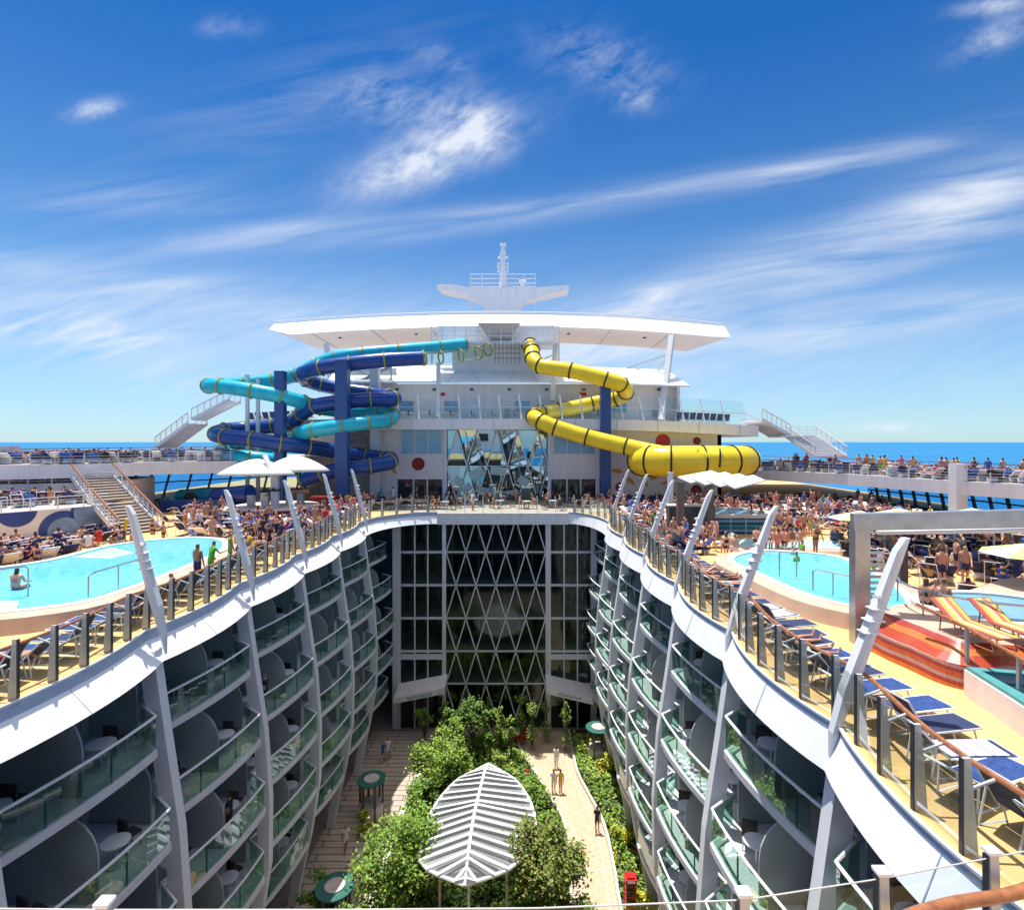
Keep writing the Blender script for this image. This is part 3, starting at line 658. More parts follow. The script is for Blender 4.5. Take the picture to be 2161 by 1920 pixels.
# kiosks
M['kioskroof']=mat('dark_green_canopy',(.04,.16,.13),.35)
def kiosk(x,y,lb):
    e=empty('round_kiosk',(x,y,ZP),lb,'kiosk','round green kiosks in the garden'); b=MB()
    for i in range(6):
        a=PI/3*i; b.box((.75*math.cos(a),.75*math.sin(a),1.2),(.14,.14,2.4))
    b.build('post','brownpost',e,loc=(0,0,0)); MB().disc((0,0,0.05),.8,.9,20).build('counter','taupe',e,loc=(0,0,0))
    r=MB(); r.disc((0,0,2.4),.95,.08,28); r.build('roof','kioskroof',e,loc=(0,0,0)); MB().disc((0,0,2.48),.5,.06,24).build('roof_disc','taupe',e,loc=(0,0,0))
kiosk(6.2,43.,'green round kiosk beside the right path'); kiosk(-9.7,36.4,'green round kiosk in the left shade'); kiosk(-9.2,27.6,'teal round kiosk at the lower left edge')
# red box (phone booth)
e=empty('phone_booth',(5.8,28.6,ZP),'red telephone booth beside the stone path at the bottom','phone booth')
MB().box((0,0,1.2),(.72,.72,2.3)).build('cabin','darkglass',e,loc=(0,0,0)); f=MB()
for sx in(-1,1):
    for sy in(-1,1): f.box((sx*.37,sy*.37,1.2),(.1,.1,2.4))
for i in range(7): 
    for sy in(-1,1): f.box((0,sy*.38,.25+i*.32),(.7,.04,.05)); f.box((sy*.38,0,.25+i*.32),(.04,.7,.05))
f.box((0,0,.1),(.86,.86,.22)); f.build('frame','brightred',e,loc=(0,0,0)); f=MB(); f.box((0,0,2.45),(.88,.88,.22)); f.box((0,0,2.61),(.6,.6,.1)); f.build('roof','brightred',e,loc=(0,0,0))
f=MB(); f.box((-.0,-.45,2.45),(.6,.02,.12)); f.build('sign','white',e,loc=(0,0,0)); e.scale=(.66,.66,.85)
# ------------------------------------------------------------------ pools and spas
def offset(poly,d):
    n=len(poly); a=sum(poly[i][0]*poly[(i+1)%n][1]-poly[(i+1)%n][0]*poly[i][1] for i in range(n)); sg=1 if a>0 else -1; out=[]
    for i in range(n):
        p=V((*poly[i-1],0)); q=V((*poly[i],0)); r=V((*poly[(i+1)%n],0)); t=((q-p).normalized()+(r-q).normalized()).normalized(); nn=V((t.y,-t.x,0))*sg; out.append((q.x+nn.x*d,q.y+nn.y*d))
    return out
def smooth(poly,n=5): return [(p.x,p.y) for p in cat_rom([V((*a,0)) for a in poly],n,True)]
def ringwall(mb,inn_,out_,z0,z1,mi=0):
    n=len(inn_)
    for i in range(n):
        j=(i+1)%n; a,b_,c,d=inn_[i],inn_[j],out_[j],out_[i]
        vs=[(*a,z0),(*b_,z0),(*c,z0),(*d,z0),(*a,z1),(*b_,z1),(*c,z1),(*d,z1)]
        mb.add(vs,[(4,5,6,7),(0,1,5,4),(2,3,7,6)],mi)
def pool(name,poly,z,label,w1=.35,w2=.5,water_='pool',wallm='tan'):
    e=empty(name,(poly[0][0],poly[0][1],0),label,'swimming pool'); 
    MB().prism(offset(poly,.02),z-.12,z-.05).build('water',water_,e)
    o1=offset(poly,w1); o2=offset(poly,w1+w2); o3=offset(poly,w1+w2+.12)
    m=MB(); ringwall(m,poly,o1,z-.3,z); m.build('coping','coping',e)
    m=MB(); n=len(poly)
    A=[(*p,z-.02) for p in o1]; B=[(*p,z-.1) for p in o2]; C=[(*p,.004) for p in o3]
    m.add(A+B+C,[(i,(i+1)%n,n+(i+1)%n,n+i) for i in range(n)]+[(n+i,n+(i+1)%n,2*n+(i+1)%n,2*n+i) for i in range(n)]); m.build('curb',wallm,e)
    return e
plL=smooth([(-27,17.2),(-24,22.6),(-21.8,25.6),(-21.6,29.5),(-19.3,31.6),(-16.9,31.),(-15.3,28.2),(-14.9,24.9),(-14.9,20.5),(-15.6,18.7),(-19,17.6)],4)
pe=pool('left_pool',plL,.6,'large turquoise swimming pool with tan curb on the left deck')
for q_ in([(-26,17.5),(-16.6,18.2),(-17.4,19.2),(-21,19.6),(-23.5,20.5)],[(-21.5,26.5),(-19.4,26.2),(-19.2,27.6),(-21.4,29.)]): MB().prism(q_,.5,.56).build('shallow_ledge','shallow',pe)
plR=smooth([(10.1,25.9),(10.25,22.8),(10.6,19.9),(11.6,18.5),(13.,18.6),(14.2,20.8),(15.1,24.4),(15.,26.9),(12.4,27.9)],4)
pr=pool('right_pool',plR,.6,'kidney shaped turquoise pool with curved tan curb on the right deck',.3,.55)
def grab(parent,a,b_,h=.75,legs=2,m='steel'):
    g=MB(); a=V(a);b_=V(b_); pts=[a,a+V((0,0,h*.9)),a.lerp(b_,.08)+V((0,0,h)),a.lerp(b_,.92)+V((0,0,h)),b_+V((0,0,h*.9)),b_]; g.tube(pts,.03,6)
    if legs>2: c=a.lerp(b_,.5); g.tube([c,c+V((0,0,h))],.025,6)
    g.build('handrail',m,parent)
grab(pe,(-15.3,19.6,.6),(-15.2,22.4,.6),.8,3); 
for (x,y) in((-18.6,19.0),(-17.9,19.6)): grab(pe,(x-.55,y-.3,.5),(x+.1,y+.4,.5),1.1)
grab(pr,(10.9,20.4,.6),(11.7,19.2,.6),.8,3); grab(pr,(10.7,22.6,.6),(11.3,22.4,.6),1.0)
# right spa with mosaic wall
sp_=empty('mosaic_spa',(14.8,16.8,0),'round whirlpool on a red and orange mosaic tiled base','whirlpool')
ol=[P(1742,1290,0),P(1776,1316,0),P(1825,1344,0),P(1871,1362,0)]
outer=[(p.x,p.y) for p in ol]+[(12.6,12.9),(15.5,12.9),(20,13.2),(21.5,17),(20,21.5),(16.5,21),(13.4,18.3)]
outer=[(10.35,17.0),(10.3,15.8),(10.45,14.9),(10.9,13.6),(13,13.0),(17,12.9),(21,13.6),(21.8,18),(19,21.4),(15.6,19.9),(13.3,18.2),(11.8,18.1)]
inner=[(11.7,17.6),(11.9,16.6),(12.0,15.6),(12.5,14.9),(13.8,14.6),(16.4,14.6),(18.8,15),(19.6,17.5),(18.2,19.8),(16.2,19.4),(14,18.3),(12.5,17.9)]
n=len(outer); mm=MB(); O=cat_rom([V((*p,.004)) for p in outer],5,True); I=[V((*p,1.0)) for p in offset([(q.x,q.y) for q in O],-.75)]; K=len(O)
mm.add([*O,*[a.lerp(b_,.12)+V((0,0,.45)) for a,b_ in zip(O,I)],*I],[(i,(i+1)%K,K+(i+1)%K,K+i) for i in range(K)]+[(K+i,K+(i+1)%K,2*K+(i+1)%K,2*K+i) for i in range(K)]); mm.build('mosaic_base','mosaic',sp_)
cx,cy=14.5,16.7
MB().prism([(p.x,p.y) for p in I],.9,.998).build('terrace','tan',sp_)
circ=[(cx+2.0*math.cos(2*PI*i/32),cy+1.55*math.sin(2*PI*i/32)) for i in range(32)]
MB().prism(offset(circ,-.02),1.02,1.07).build('water','spa',sp_); m=MB(); ringwall(m,circ,offset(circ,.28),.99,1.14); m.build('rim','coping',sp_)
rl=MB(); rp=[V((cx+2.7*math.cos(a),cy+2.15*math.sin(a)-.1,1.0)) for a in [R(d) for d in range(150,350,14)]]
rl.tube([p+V((0,0,.75)) for p in rp],.035,6); [rl.tube([p,p+V((0,0,.75))],.025,6) for p in rp[::3]]; rl.build('handrail','steel',sp_)
rw=MB(); ww=[P(1830,1205,1.7),P(1930,1252,1.5),P(2034,1312,1.4),P(2100,1350,1.3)]; rw.tube(ww,.045,8); 
rw.build('wooden_handrail','wood',sp_); [MB().bar(p,V((p.x,p.y,.3)),.07).build('rail_post','steel',sp_) for p in ww[1:3]]
# low planter pool
tp=empty('teal_basin',(12.2,12.4,0),'low teal lined basin with pale wall at the right edge','basin')
bo=[(10.75,13.3),(10.5,11.8),(10.1,9.6),(14,9.4),(14.6,12.5)]; bi=offset(bo,-.22)
m=MB(); ringwall(m,bi,bo,.0,.62); m.build('wall','pinkwall',tp); MB().prism(bi,.3,.42).build('water','darkglass',tp); m=MB(); ringwall(m,offset(bo,-.34),offset(bo,-.05),.62,.7); m.build('lining','tealpaint',tp)
# raised tiled pool and low pool at the right rear
tb=empty('tiled_spa',(14,35,0),'raised blue tiled whirlpool behind the kidney pool','whirlpool')
a=P(1425,1066); b_=P(1536,1066); zt=HC-(1030-CY)*a.y/F
pol=[(a.x,a.y),(b_.x,b_.y),(b_.x+.8,b_.y+1.8),(b_.x-.3,b_.y+4),(a.x+.6,a.y+4),(a.x-.6,a.y+2)]
MB().prism(pol,.004,zt-.1).build('tiled_wall','tile',tb); m=MB(); ringwall(m,offset(pol,-.3),offset(pol,.12),zt-.12,zt+.1); m.build('rim','coping',tb); MB().prism(offset(pol,-.28),zt-.08,zt).build('water','spa',tb)
pool('paddling_pool',smooth([(15.2,30.6),(18.3,30.4),(18.8,32.4),(16.5,33.6),(13.9,33.2),(12.4,31.8),(13,30.3)],3),.25,'shallow pale paddling pool behind the kidney pool',.15,.25,'shallow')
grab(tb,(a.x+.5,a.y-1.6,.1),(a.x+1.5,a.y-1.5,.1),1.2)
# steel frame right
sf=empty('steel_pergola',(10.3,16.7,0),'large grey steel portal frame over the right pool deck','pergola')
pA=P(1716,1283); Yp=pA.y; tz=HC-(1040-CY)*Yp/F; bw=30*Yp/F
m=MB(); m.box((pA.x,Yp,tz/2),(bw,.32,tz)); m.build('post','steel',sf)
endp=Q(2110,1033,15.5); m=MB(); m.bar(V((pA.x-bw/2,Yp,tz-.02)),V((endp.x,endp.y,endp.z)),.32,.5); m.build('beam','steel',sf)
m=MB(); m.bar(V((pA.x+.6,Yp+.1,tz-.36)),V((endp.x,endp.y+.1,endp.z-.36)),.3,.1); m.build('light_strip','white',sf)
pB=P(1773,1245); m=MB(); m.box((pB.x,pB.y+1.5,1.6),(.42,.3,3.3)); m.build('post','steel',sf)
for q,(px,w_) in enumerate(((1868,.22),)):
    p=P(1800,1190); MB().box((p.x,p.y,1.0),(.3,.3,2.)).build('post','steeld',sf)
sh=empty('shower_panel',(12.9,21,0),'steel slatted shower screen behind the pergola post','shower screen')
m=MB()
for i in range(7): m.box((12.9,20.3,.7+i*.22),(1.1,.06,.1))
m.build('slats','steel',sh); MB().box((12.3,20.4,1.1),(.08,.08,2.2)).build('post','steel',sh)
# ------------------------------------------------------------------ upper side decks
Z16R=3.2; Z16L=4.4
inR=[P(1400,933,Z16R),P(1508,937.7,Z16R),P(1692,946,Z16R),P(1907,960,Z16R),P(2044,967,Z16R),P(2300,985,Z16R)]
inR=[(p.x,p.y) for p in inR]; inL=[P(-150,931,Z16L),P(60,928,Z16L),P(169,926,Z16L),P(300,922.5,Z16L),P(462,920,Z16L),P(560,918,Z16L)]; inL=[(p.x,p.y) for p in inL]
s1=struct(MB().prism(inR+[(41,inR[-1][1]),(41,80),(inR[0][0],80)],Z16R-1.0,Z16R).build('right_upper_deck',['white2']))
MB().prism([(x+.5,y) for x,y in inR]+[(40.8,inR[-1][1]),(40.8,79.8),(inR[0][0]+.5,79.8)],Z16R+.004,Z16R+.03).build('deck_surface','greydeck',s1)
s2=struct(MB().prism(inL+[(inL[-1][0],75),(-43,75),(-43,inL[0][1])],Z16L-1.05,Z16L).build('left_upper_deck','white2'))
MB().prism([(x-.3,y+.3) for x,y in inL]+[(inL[-1][0]-.2,74.8),(-42.8,74.8),(-42.8,inL[0][1])],Z16L+.004,Z16L+.03).build('deck_surface','greydeck',s2)
def simple_rail(name,pts,h,label,group,bars=4,wood=True,sp=1.6,m='greywhite',th=.035):
    e=empty(name,tuple(pts[0]),label,'railing',group); pl=[]; B_=MB()
    for a,b_ in zip(pts,pts[1:]):
        a=V(a);b_=V(b_); n=max(1,int((b_-a).length/sp))
        for i in range(n): q=a.lerp(b_,i/n); pl.append(q)
        for k in range(bars): z=h*(k+1)/(bars+1); B_.bar(a+V((0,0,z)),b_+V((0,0,z)),th)
    p0=None
    for q in pl[:100]:
        if p0 is None: p0=MB().box((0,0,h/2),(.06,.06,h)).build('post',m,e,loc=q-e.location)
        else: c=p0.copy(); COL.objects.link(c); c.parent=e; c.location=q-e.location
    B_.build('bars',m,e); H=MB(); [H.bar(V(a)+V((0,0,h)),V(b_)+V((0,0,h)),.08,.06) for a,b_ in zip(pts,pts[1:])]; H.build('handrail','wood' if wood else m,e); return e
GR='railings on the upper decks'
simple_rail('deck_railing',[(x+.15,y,Z16R) for x,y in inR],1.05,'pale open railing along the inner edge of the right upper deck',GR)
simple_rail('deck_railing',[(x-.15,y+.15,Z16L) for x,y in inL],1.0,'pale open railing along the inner edge of the left upper deck',GR)
simple_rail('deck_railing',[(39,30,Z16R),(38.5,44,Z16R),(36,56,Z16R),(31,70,Z16R)],1.1,'outer railing of the right upper deck before the sea',GR,3)
simple_rail('deck_railing',[(-42,36,Z16L),(-41.5,55,Z16L),(-33,72,Z16L)],1.1,'outer railing of the left upper deck before the sea',GR,3)
m=MB(); c=P(1918,1003,0); m.box((32.6,40.9,2.2),(.8,.8,4.6)); tag(m.build('deck_column','greywhite'),'broad grey column holding up the right upper deck','column','columns at the upper decks')
for px,lb in((20,'pale column at the far left upper deck'),): m=MB(); q=Q(18,905,44); m.box((q.x,q.y,4.6),(.9,.9,2.4)); tag(m.build('deck_column','greywhite'),lb,'column','columns at the upper decks')
def windscreen(pts,z0,z1,label,n):
    e=empty('windscreen',(*pts[0],z0),label,'windscreen','sloping glass windscreens under the upper decks'); g=MB(); f=MB()
    for (xa,ya),(xb,yb_) in zip(pts,pts[1:]):
        g.strip([V((xa,ya,z0)),V((xb,yb_,z0))],[V((xa,ya,z1)),V((xb,yb_,z1))])
        for i in range(n):
            t=i/n; x=xa+(xb-xa)*t; y=ya+(yb_-ya)*t; x2=xa+(xb-xa)*(t+.4/n); y2=ya+(yb_-ya)*(t+.4/n); f.bar((x,y,z0),(x2,y2,z1),.22,.16)
        f.bar((xa,ya,z0+(z1-z0)*.55),(xb,yb_,z0+(z1-z0)*.55),.12)
        f.bar((xa,ya,z0+.1),(xb,yb_,z0+.1),.2)
    g.build('glass_panel','windglass',e,fix=False); f.build('frame','steeld',e)
windscreen([(38.6,30),(38,44),(35.5,56)],0,2.3,'blue tinted windscreen with dark slanted frames below the right upper deck',9)
windscreen([(-41,44),(-37.5,58),(-27,72)],0,3.4,'blue tinted windscreen with dark slanted frames below the left upper deck',8)
# left terraces with mural wall
tr=empty('terrace_wall',(-30,36,0),'white terrace wall painted with dark blue circles beside the left pool','wall')
w0=P(-60,1086);w1=P(215,1056)
def tb_(o): return [(w0.x,w0.y),(w1.x,w1.y),(w1.x-2,w1.y+6),(-43.5,46),(-43.5,w0.y-2)]
MB().prism(tb_(0),.004,1.7).build('wall','pinkwall',tr)
MB().prism(offset(tb_(0),-.1),1.704,1.73).build('terrace_floor','coping',tr)
dv=(w1-w0).normalized(); nv=V((dv.y,-dv.x,0))
def wdisc(px,z,r,mi_,d,half=None,sx=1.):
    t=(px-CX); # intersect view column with wall line
    # param along wall
    best=min([i/200 for i in range(201)],key=lambda u:abs((w0.lerp(w1,u).x)*F/(w0.lerp(w1,u).y)-t)); c=w0.lerp(w1,best)
    pts=[]
    for i in range(33):
        a=2*PI*i/32; zz=z+r*math.sin(a); zz=min(1.69,max(.02,zz)); pts.append(c+dv*(r*sx*math.cos(a))+nv*d+V((0,0,zz)))
    return MB().add(pts,[tuple(range(33))]).build('mural_disc',mi_,tr,fix=False)
wdisc(33,1.75,1.0,'mural',.02); wdisc(125,.3,1.25,'mural',.02); wdisc(128,.2,.9,'mural2',.03); wdisc(187,1.2,1.35,'mural',.02); wdisc(183,1.25,1.0,'mural2',.03)
simple_rail('deck_railing',[(w0.x,w0.y,1.73),(w1.x,w1.y,1.73)],.75,'open railing on top of the mural wall',GR,3,False,1.2)
t2=[(-36.5,41),(-31.5,43.5),(-33,50),(-43.4,50),(-43.4,41)]
e=empty('terrace_wall',(-37,42,0),'plain white upper terrace wall behind the mural wall','wall'); MB().prism(t2,.004,2.95).build('wall','pinkwall',e); MB().prism(offset(t2,-.1),2.954,2.98).build('terrace_floor','coping',e)
simple_rail('deck_railing',[(-43.4,41,2.98),(-36.5,41,2.98),(-31.5,43.5,2.98)],.75,'open railing of the upper terrace',GR,3,False,1.3)
# stairs
def stairs(name,a,b_,w,label,n=16,wood=True,rail=True,mt='greydeck',under=True):
    a=V(a);b_=V(b_); e=empty(name,tuple(b_),label,'staircase','open staircases between the decks'); h=V((b_.x-a.x,b_.y-a.y,0)); d=h.normalized(); pr_=V((-d.y,d.x,0)); st=MB()
    for i in range(n):
        t=(i+.5)/n; c=a.lerp(b_,t); ang=math.atan2(d.y,d.x); st.box((c.x,c.y,c.z),(h.length/n*1.05,w,.07),0,ang); 
        st.box((c.x-d.x*.0,c.y,c.z-.1),(.03,w*.98,.14),0,ang)
    st.build('treads',mt,e)
    for s_ in(-1,1): MB().bar(a+pr_*s_*w/2,b_+pr_*s_*w/2,.09,.3).build('stringer','white2',e)
    if rail:
        for s_ in(-1,1):
            r_=MB(); p=a+pr_*s_*w/2;q=b_+pr_*s_*w/2
            for k in range(4): r_.bar(p+V((0,0,.25+.22*k)),q+V((0,0,.25+.22*k)),.03)
            for k in range(7): c=p.lerp(q,k/6); r_.box((c.x,c.y,c.z+.5),(.06,.06,1.))
            rr_=r_.build('railing','greywhite',e); MB().bar(p+V((0,0,1.05)),q+V((0,0,1.05)),.09).build('handrail','wood' if wood else 'greywhite',rr_,loc=(0,0,0))
    return e
lg_=P(245,1000,1.8)
stairs('staircase',Q(165,928,45),V((-29.2,39.6,1.9)),2.6,'upper flight of tan stairs from the left upper deck to the terrace',14)
stairs('staircase',V((-28.9,39.3,1.8)),V((-25.2,36.8,.05)),2.6,'lower flight of tan stairs landing beside the left pool',10)
stairs('staircase',Q(470,800,56),Q(395,838,56),2.2,'upper white stair flight at the left end of the upper gallery',12,False,mt='white2')
stairs('staircase',Q(395,845,56),Q(330,893,57),2.4,'lower white stair flight down to the left upper deck',14,False,mt='white2')
stairs('staircase',Q(1500,838,56),Q(1556,869,57),3.,'upper white stair flight at the right end of the gallery',10,False,mt='white2')
m=MB(); q=Q(1580,871,57); m.box((q.x-.1,q.y,q.z),(3.4,3.2,.2)); [m.box((q.x-.1,q.y-1.5,q.z+.3+.3*k),(3.2,.04,.04)) for k in range(3)]; [m.box((q.x-1.6+k*.8,q.y-1.5,q.z+.5),(.05,.05,1.)) for k in range(5)]; tag(m.build('stair_landing','white2'),'small white landing between the right stair flights','landing')
stairs('staircase',Q(1600,871,57),Q(1660,912,54),4.6,'lower white stair flight down to the right upper deck',14,False,mt='white2')
# ------------------------------------------------------------------ superstructure
YF=57.
fx=lambda px:(px-CX)*YF/F; fz=lambda py:HC+(CY-py)*YF/F
dh=empty('deckhouse',(0,YF,0),'white two storey deckhouse with diamond glass centre behind the opening','deckhouse')
w=MB(); xa,xb=fx(757),fx(1500)
# wall pieces around openings
def wallbox(p0,p1,z0,z1,mi=0,y=YF,t=.4): w.box(((fx(p0)+fx(p1))/2,y+t/2,(z0+z1)/2),(fx(p1)-fx(p0),t,z1-z0),mi)
zt=7.4
for a,b_ in((757,891),(1094,1440)): wallbox(a,b_,fz(955) if False else 2.25,zt)
wallbox(757,792,0,2.25); wallbox(884,891,0,2.25); wallbox(1094,1099,0,2.25); wallbox(1190,1440,0,2.25)
w.box((-2,66,3.7),(46,.4,7.4),0)
w.box((fx(1440)-.2,61.5,3.7),(.4,9,7.4),0)
w.build('wall','pinkwall',dh)
for pa,pb in((801,882),(1105,1187)):
    f=MB(); z0,z1=fz(906),fz(857.5); f.box((fx((pa+pb)/2),YF-.01,(z0+z1)/2),(fx(pb)-fx(pa),.06,z1-z0)); o=f.build('window','bluepane',dh); f=MB()
    for t in(0,1/3,2/3,1): f.box((fx(pa+(pb-pa)*t),YF-.05,(z0+z1)/2),(.08,.08,z1-z0))
    for z in(z0,z1): f.box((fx((pa+pb)/2),YF-.055,z),(fx(pb)-fx(pa),.08,.08))
    f.build('frame','greywhite',o,loc=(0,0,0))
for pa,pb in((792,884),(1099,1190)):
    f=MB(); f.box((fx((pa+pb)/2),YF+.15,1.12),(fx(pb)-fx(pa),.05,2.25)); o=f.build('door','darkglass',dh); f=MB()
    for t in(0,.36,.66,1): f.box((fx(pa+(pb-pa)*t),YF+.08,1.12),(.14,.1,2.25))
    f.build('frame','greywhite',o,loc=(0,0,0))
g=MB(); _z=[zt,fz(930),0.]; _x0,_x1=fx(891),fx(1094); _d=(_x1-_x0)/5; _n=[]
for i in range(3):
    xs_=[_x0]+[_x0+_d*(j+(.5 if i%2==0 else 0)) for j in range(0 if i%2==0 else 1,5)]+[_x1]
    _n.append([V((x,YF+.3+random.choice((-.22,.0,.2))*(0 if x in(_x0,_x1) else 1),_z[i])) for x in xs_])
for i in range(2):
    a,b_=_n[i],_n[i+1]; p=q=0
    while p<len(a)-1 or q<len(b_)-1:
        if q>=len(b_)-1 or (p<len(a)-1 and a[p+1].x<=b_[q+1].x): g.add([a[p],a[p+1],b_[q]],[(0,1,2)]); p+=1
        else: g.add([a[p],b_[q+1],b_[q]],[(0,1,2)]); q+=1
o=g.build('diamond_window','skyglass',dh,fix=False); MB().box((-2,YF+2.2,3.7),(11,.2,7.3)).build('dark_backing','tealpaint',dh)  # teal backing added to hide the lit interior behind the panes
f=MB(); zz=[zt,fz(930),0.]; xs0,xs1=fx(891),fx(1094); d5=(xs1-xs0)/5
for i in range(2):
    for j in range(-1,7):
        xc=xs0+d5*(j+(.5 if i==0 else 0)); 
        for sg in(-1,1):
            x2=xc+sg*d5/2
            if min(xc,x2)<xs0-.05 or max(xc,x2)>xs1+.05: continue
            f.bar((xc,YF+.02,zz[i]),(x2,YF+.02,zz[i+1]),.1,.1,up=V((0,1,0)))
f.bar((xs0,YF+.01,zz[1]),(xs1,YF+.01,zz[1]),.09,.09)
for x in(xs0-.1,xs1+.1): f.box((x,YF-.04,zt/2),(.3,.22,zt))
f.build('lattice','greywhite',o,loc=(0,0,0))
for (px,py,w_,h_,a) in((952,945,30,22,-25),(995,940,32,18,5),(930,975,20,16,-40),(972,980,28,14,10),(1020,985,30,14,-8),(1045,960,22,18,30),(915,962,14,22,-50)):  # pale tilted panels paint reflections onto the lower window facets
    c=V((fx(px),YF-.02,fz(py))); T=Matrix.Translation(c)@Matrix.Rotation(R(a),4,'Y')@Matrix.Rotation(R(25),4,'X'); MB().box(None,(w_*YF/F,.05,h_*YF/F),0,mt=T).build('reflection_panel','palereflection',o,loc=(0,0,0))
for px,py,r,mi in((835,926,13,0),(780,914,13,0),(1323,881,15,1),(1391,880,8,0),(1237,972,9,2),(1390,978,11,0)):
    c=V((fx(px),YF-.03,fz(py))); rr=r*YF/F; n=28; MB().add([c+V((rr*math.cos(2*PI*i/n),0,rr*math.sin(2*PI*i/n))) for i in range(n)],[tuple(range(n))]).build('emblem_disc',['red','brightred','magenta'][mi],dh,fix=False)
for px,py,a,l in((1232,940,-10,24),(1255,957,-40,30),(1288,962,-60,22),(1310,950,30,26),(746,930,35,40),(785,938,-50,20),(1330,962,20,20)):
    c=V((fx(px),YF-.045,fz(py))); n=16; ll=l*YF/F/2; T=Matrix.Rotation(R(-a),3,'Y'); MB().add([c+T@V((ll*math.cos(2*PI*i/n),0,ll*.3*math.sin(2*PI*i/n))) for i in range(n)],[tuple(range(n))]).build('emblem_petal','orange',dh,fix=False)
# gallery slab
YG=55.
def curve_slab(pxs,y,zt_,zb_,dep,m,name,parent,curv=None):
    A=[];B=[];
    for px in pxs:
        dz=curv(px) if curv else 0
        A.append(V(((px-CX)*y/F,y,zt_+dz))); B.append(V(((px-CX)*y/F,y,zb_+dz)))
    return MB().thick(A,B,(0,dep,0)).build(name,m,parent)
cz=lambda px:-max(0,(px-1100)/420)**2*.75-max(0,(760-px)/300)**2*.5
pxs=list(range(465,1520,40))+[1514]
curve_slab(pxs,YG,8.42,7.35,9,'white2','gallery_slab',dh,cz)
# upper storey wall + sloped roof
UX0,UX1=-20.,17.
m=MB(); m.box(((UX0+UX1)/2,60.,10.3),(UX1-UX0,2,4.0)); m.box((UX1-.15,59.5,10.3),(.3,3,4.)); m.build('upper_wall','pinkwall',dh)
A=[V((x,57.6,12.45-max(0,x-5)*.035)) for x in[UX0+i*(UX1+.9-UX0)/12 for i in range(13)]]; B=[V((p.x-(1.4 if p.x>0 else 0)*(p.x/17),61.2,p.z+2.1)) for p in A]
m=MB(); m.thick(A,B,(0,0,-.18)); rf=m.build('roof','white',dh)
for i in range(1,12):
    a=A[i]+V((0,-.02,.03)); b_=B[i]+V((((-1)**i)*1.2,0,.03)); MB().bar(a,b_,.1,.06).build('roof_seam','greywhite',rf,loc=(0,0,0))
for x in(-14,-9.5,-5,3,8,13.5): MB().box((x,58.97,9.5),(1.1,.06,2.1)).build('door','greywhite',dh); 
for x in(-12,-7.2,.4,5.4,10.8): MB().box((x,58.96,9.9),(1.5,.06,1.1)).build('window','bluepane',dh)
for i in range(9): x=-17+i*4.; MB().box((x,58.9,11.7),(.35,.15,.2)).build('wall_lamp','steeld',dh)
for x in(-8.2,6.9): MB().box((x,58.95,11.2),(.7,.05,.35)).build('red_sign','brightred',dh)
for x in(-17.8,-1.2,14.6): MB().box((x,58.9,9.2),(.5,.2,.8)).build('vent','lattice',dh)
for i in range(12): x=-23+i*4.1; MB().box((x,54.97,7.9+cz(x*F/YG+CX)),(.05,.04,1.0)).build('plate_seam','gutter',dh)
gr=empty('gallery_railing',(0,55.2,8.4),'glass railing with leaning white fins along the upper gallery','railing',None)
def gz(x): return 8.42+cz(x*F/YG+CX)
x=-12.
while x<22.:
    z=gz(x); m=MB(); m.bar((x,55.3,z),(x-.25 if x<10 else x-.5,55.6,z+2.45),.16,.09); m.build('fin','white',gr); x2=x+2.05
    MB().strip([V((x,55.32,z+.05)),V((x2,55.32,gz(x2)+.05))],[V((x,55.32,z+1.15)),V((x2,55.32,gz(x2)+1.15))]).build('glass_panel','glass',gr,fix=False)
    MB().bar((x,55.3,z+1.17),(x2,55.3,gz(x2)+1.17),.06).build('handrail','greywhite',gr)
    if x>14: MB().strip([V((x,55.5,z+1.2)),V((x2,55.5,gz(x2)+1.2))],[V((x-.3,55.7,z+2.4)),V((x2-.3,55.7,gz(x2)+2.4))]).build('glass_panel','glass',gr,fix=False)
    x=x2
# gallery loungers folded (dark)
# wing canopy
wc=empty('wing_canopy',(-2,62,18),'huge curved white wing canopy spanning the deckhouse','canopy')
YW=64.
def wz(px): # top y pixel of the wing
    t=(px-1000)/460.; return 625+ (20*t*t if t<0 else 25*t*t)
pw=[548]+list(range(580,1440,40))+[1446]
def wq(px,py,Y): return Q(px,py,Y)
front_top=[wq(px,wz(px)+2,YW) for px in pw]; front_bot=[wq(px+(-11 if px==548 else(12 if px==1446 else 0)),wz(px)+(13 if px in(548,) else(26 if px!=1446 else 24)),YW-1.7) for px in pw]
back_bot=[V((p.x*1.0,p.y+9.5,p.z-.1)) for p in front_bot]; back_top=[V((p.x,p.y+9.5,p.z)) for p in front_top]
back_bot[0].x+=2.2; back_bot[-1].x-=2.2
m=MB(); m.strip(front_top,front_bot); m.build('front_fascia','white',wc)
m=MB(); m.strip(front_bot,back_bot); m.strip(back_bot,back_top); m.build('underside','white2',wc)
m=MB(); m.strip(front_top,back_top); m.add([front_top[0],front_bot[0],back_bot[0],back_top[0],front_top[-1],front_bot[-1],back_bot[-1],back_top[-1]],[(0,1,2,3),(4,5,6,7)]); m.build('top_skin','white',wc)
for i in range(2,len(pw)-1,3): MB().bar(front_top[i]+V((0,-.03,0)),front_bot[i]+V((0,-.03,0)),.07,.05).build('seam','gutter',wc); MB().bar(front_bot[i]+V((0,.1,-.03)),back_bot[i]+V((0,-.1,-.03)),.07,.05).build('seam','gutter',wc)
for i in range(3,len(pw)-1,4): q=front_bot[i].lerp(back_bot[i],.35); MB().disc((q.x,q.y,q.z-.12),.18,.1,10).build('downlight','steeld',wc)
m=MB(); m.tube([p+V((0,.1,.28)) for p in front_top],.1,6); m.build('edge_tube','greywhite',wc)
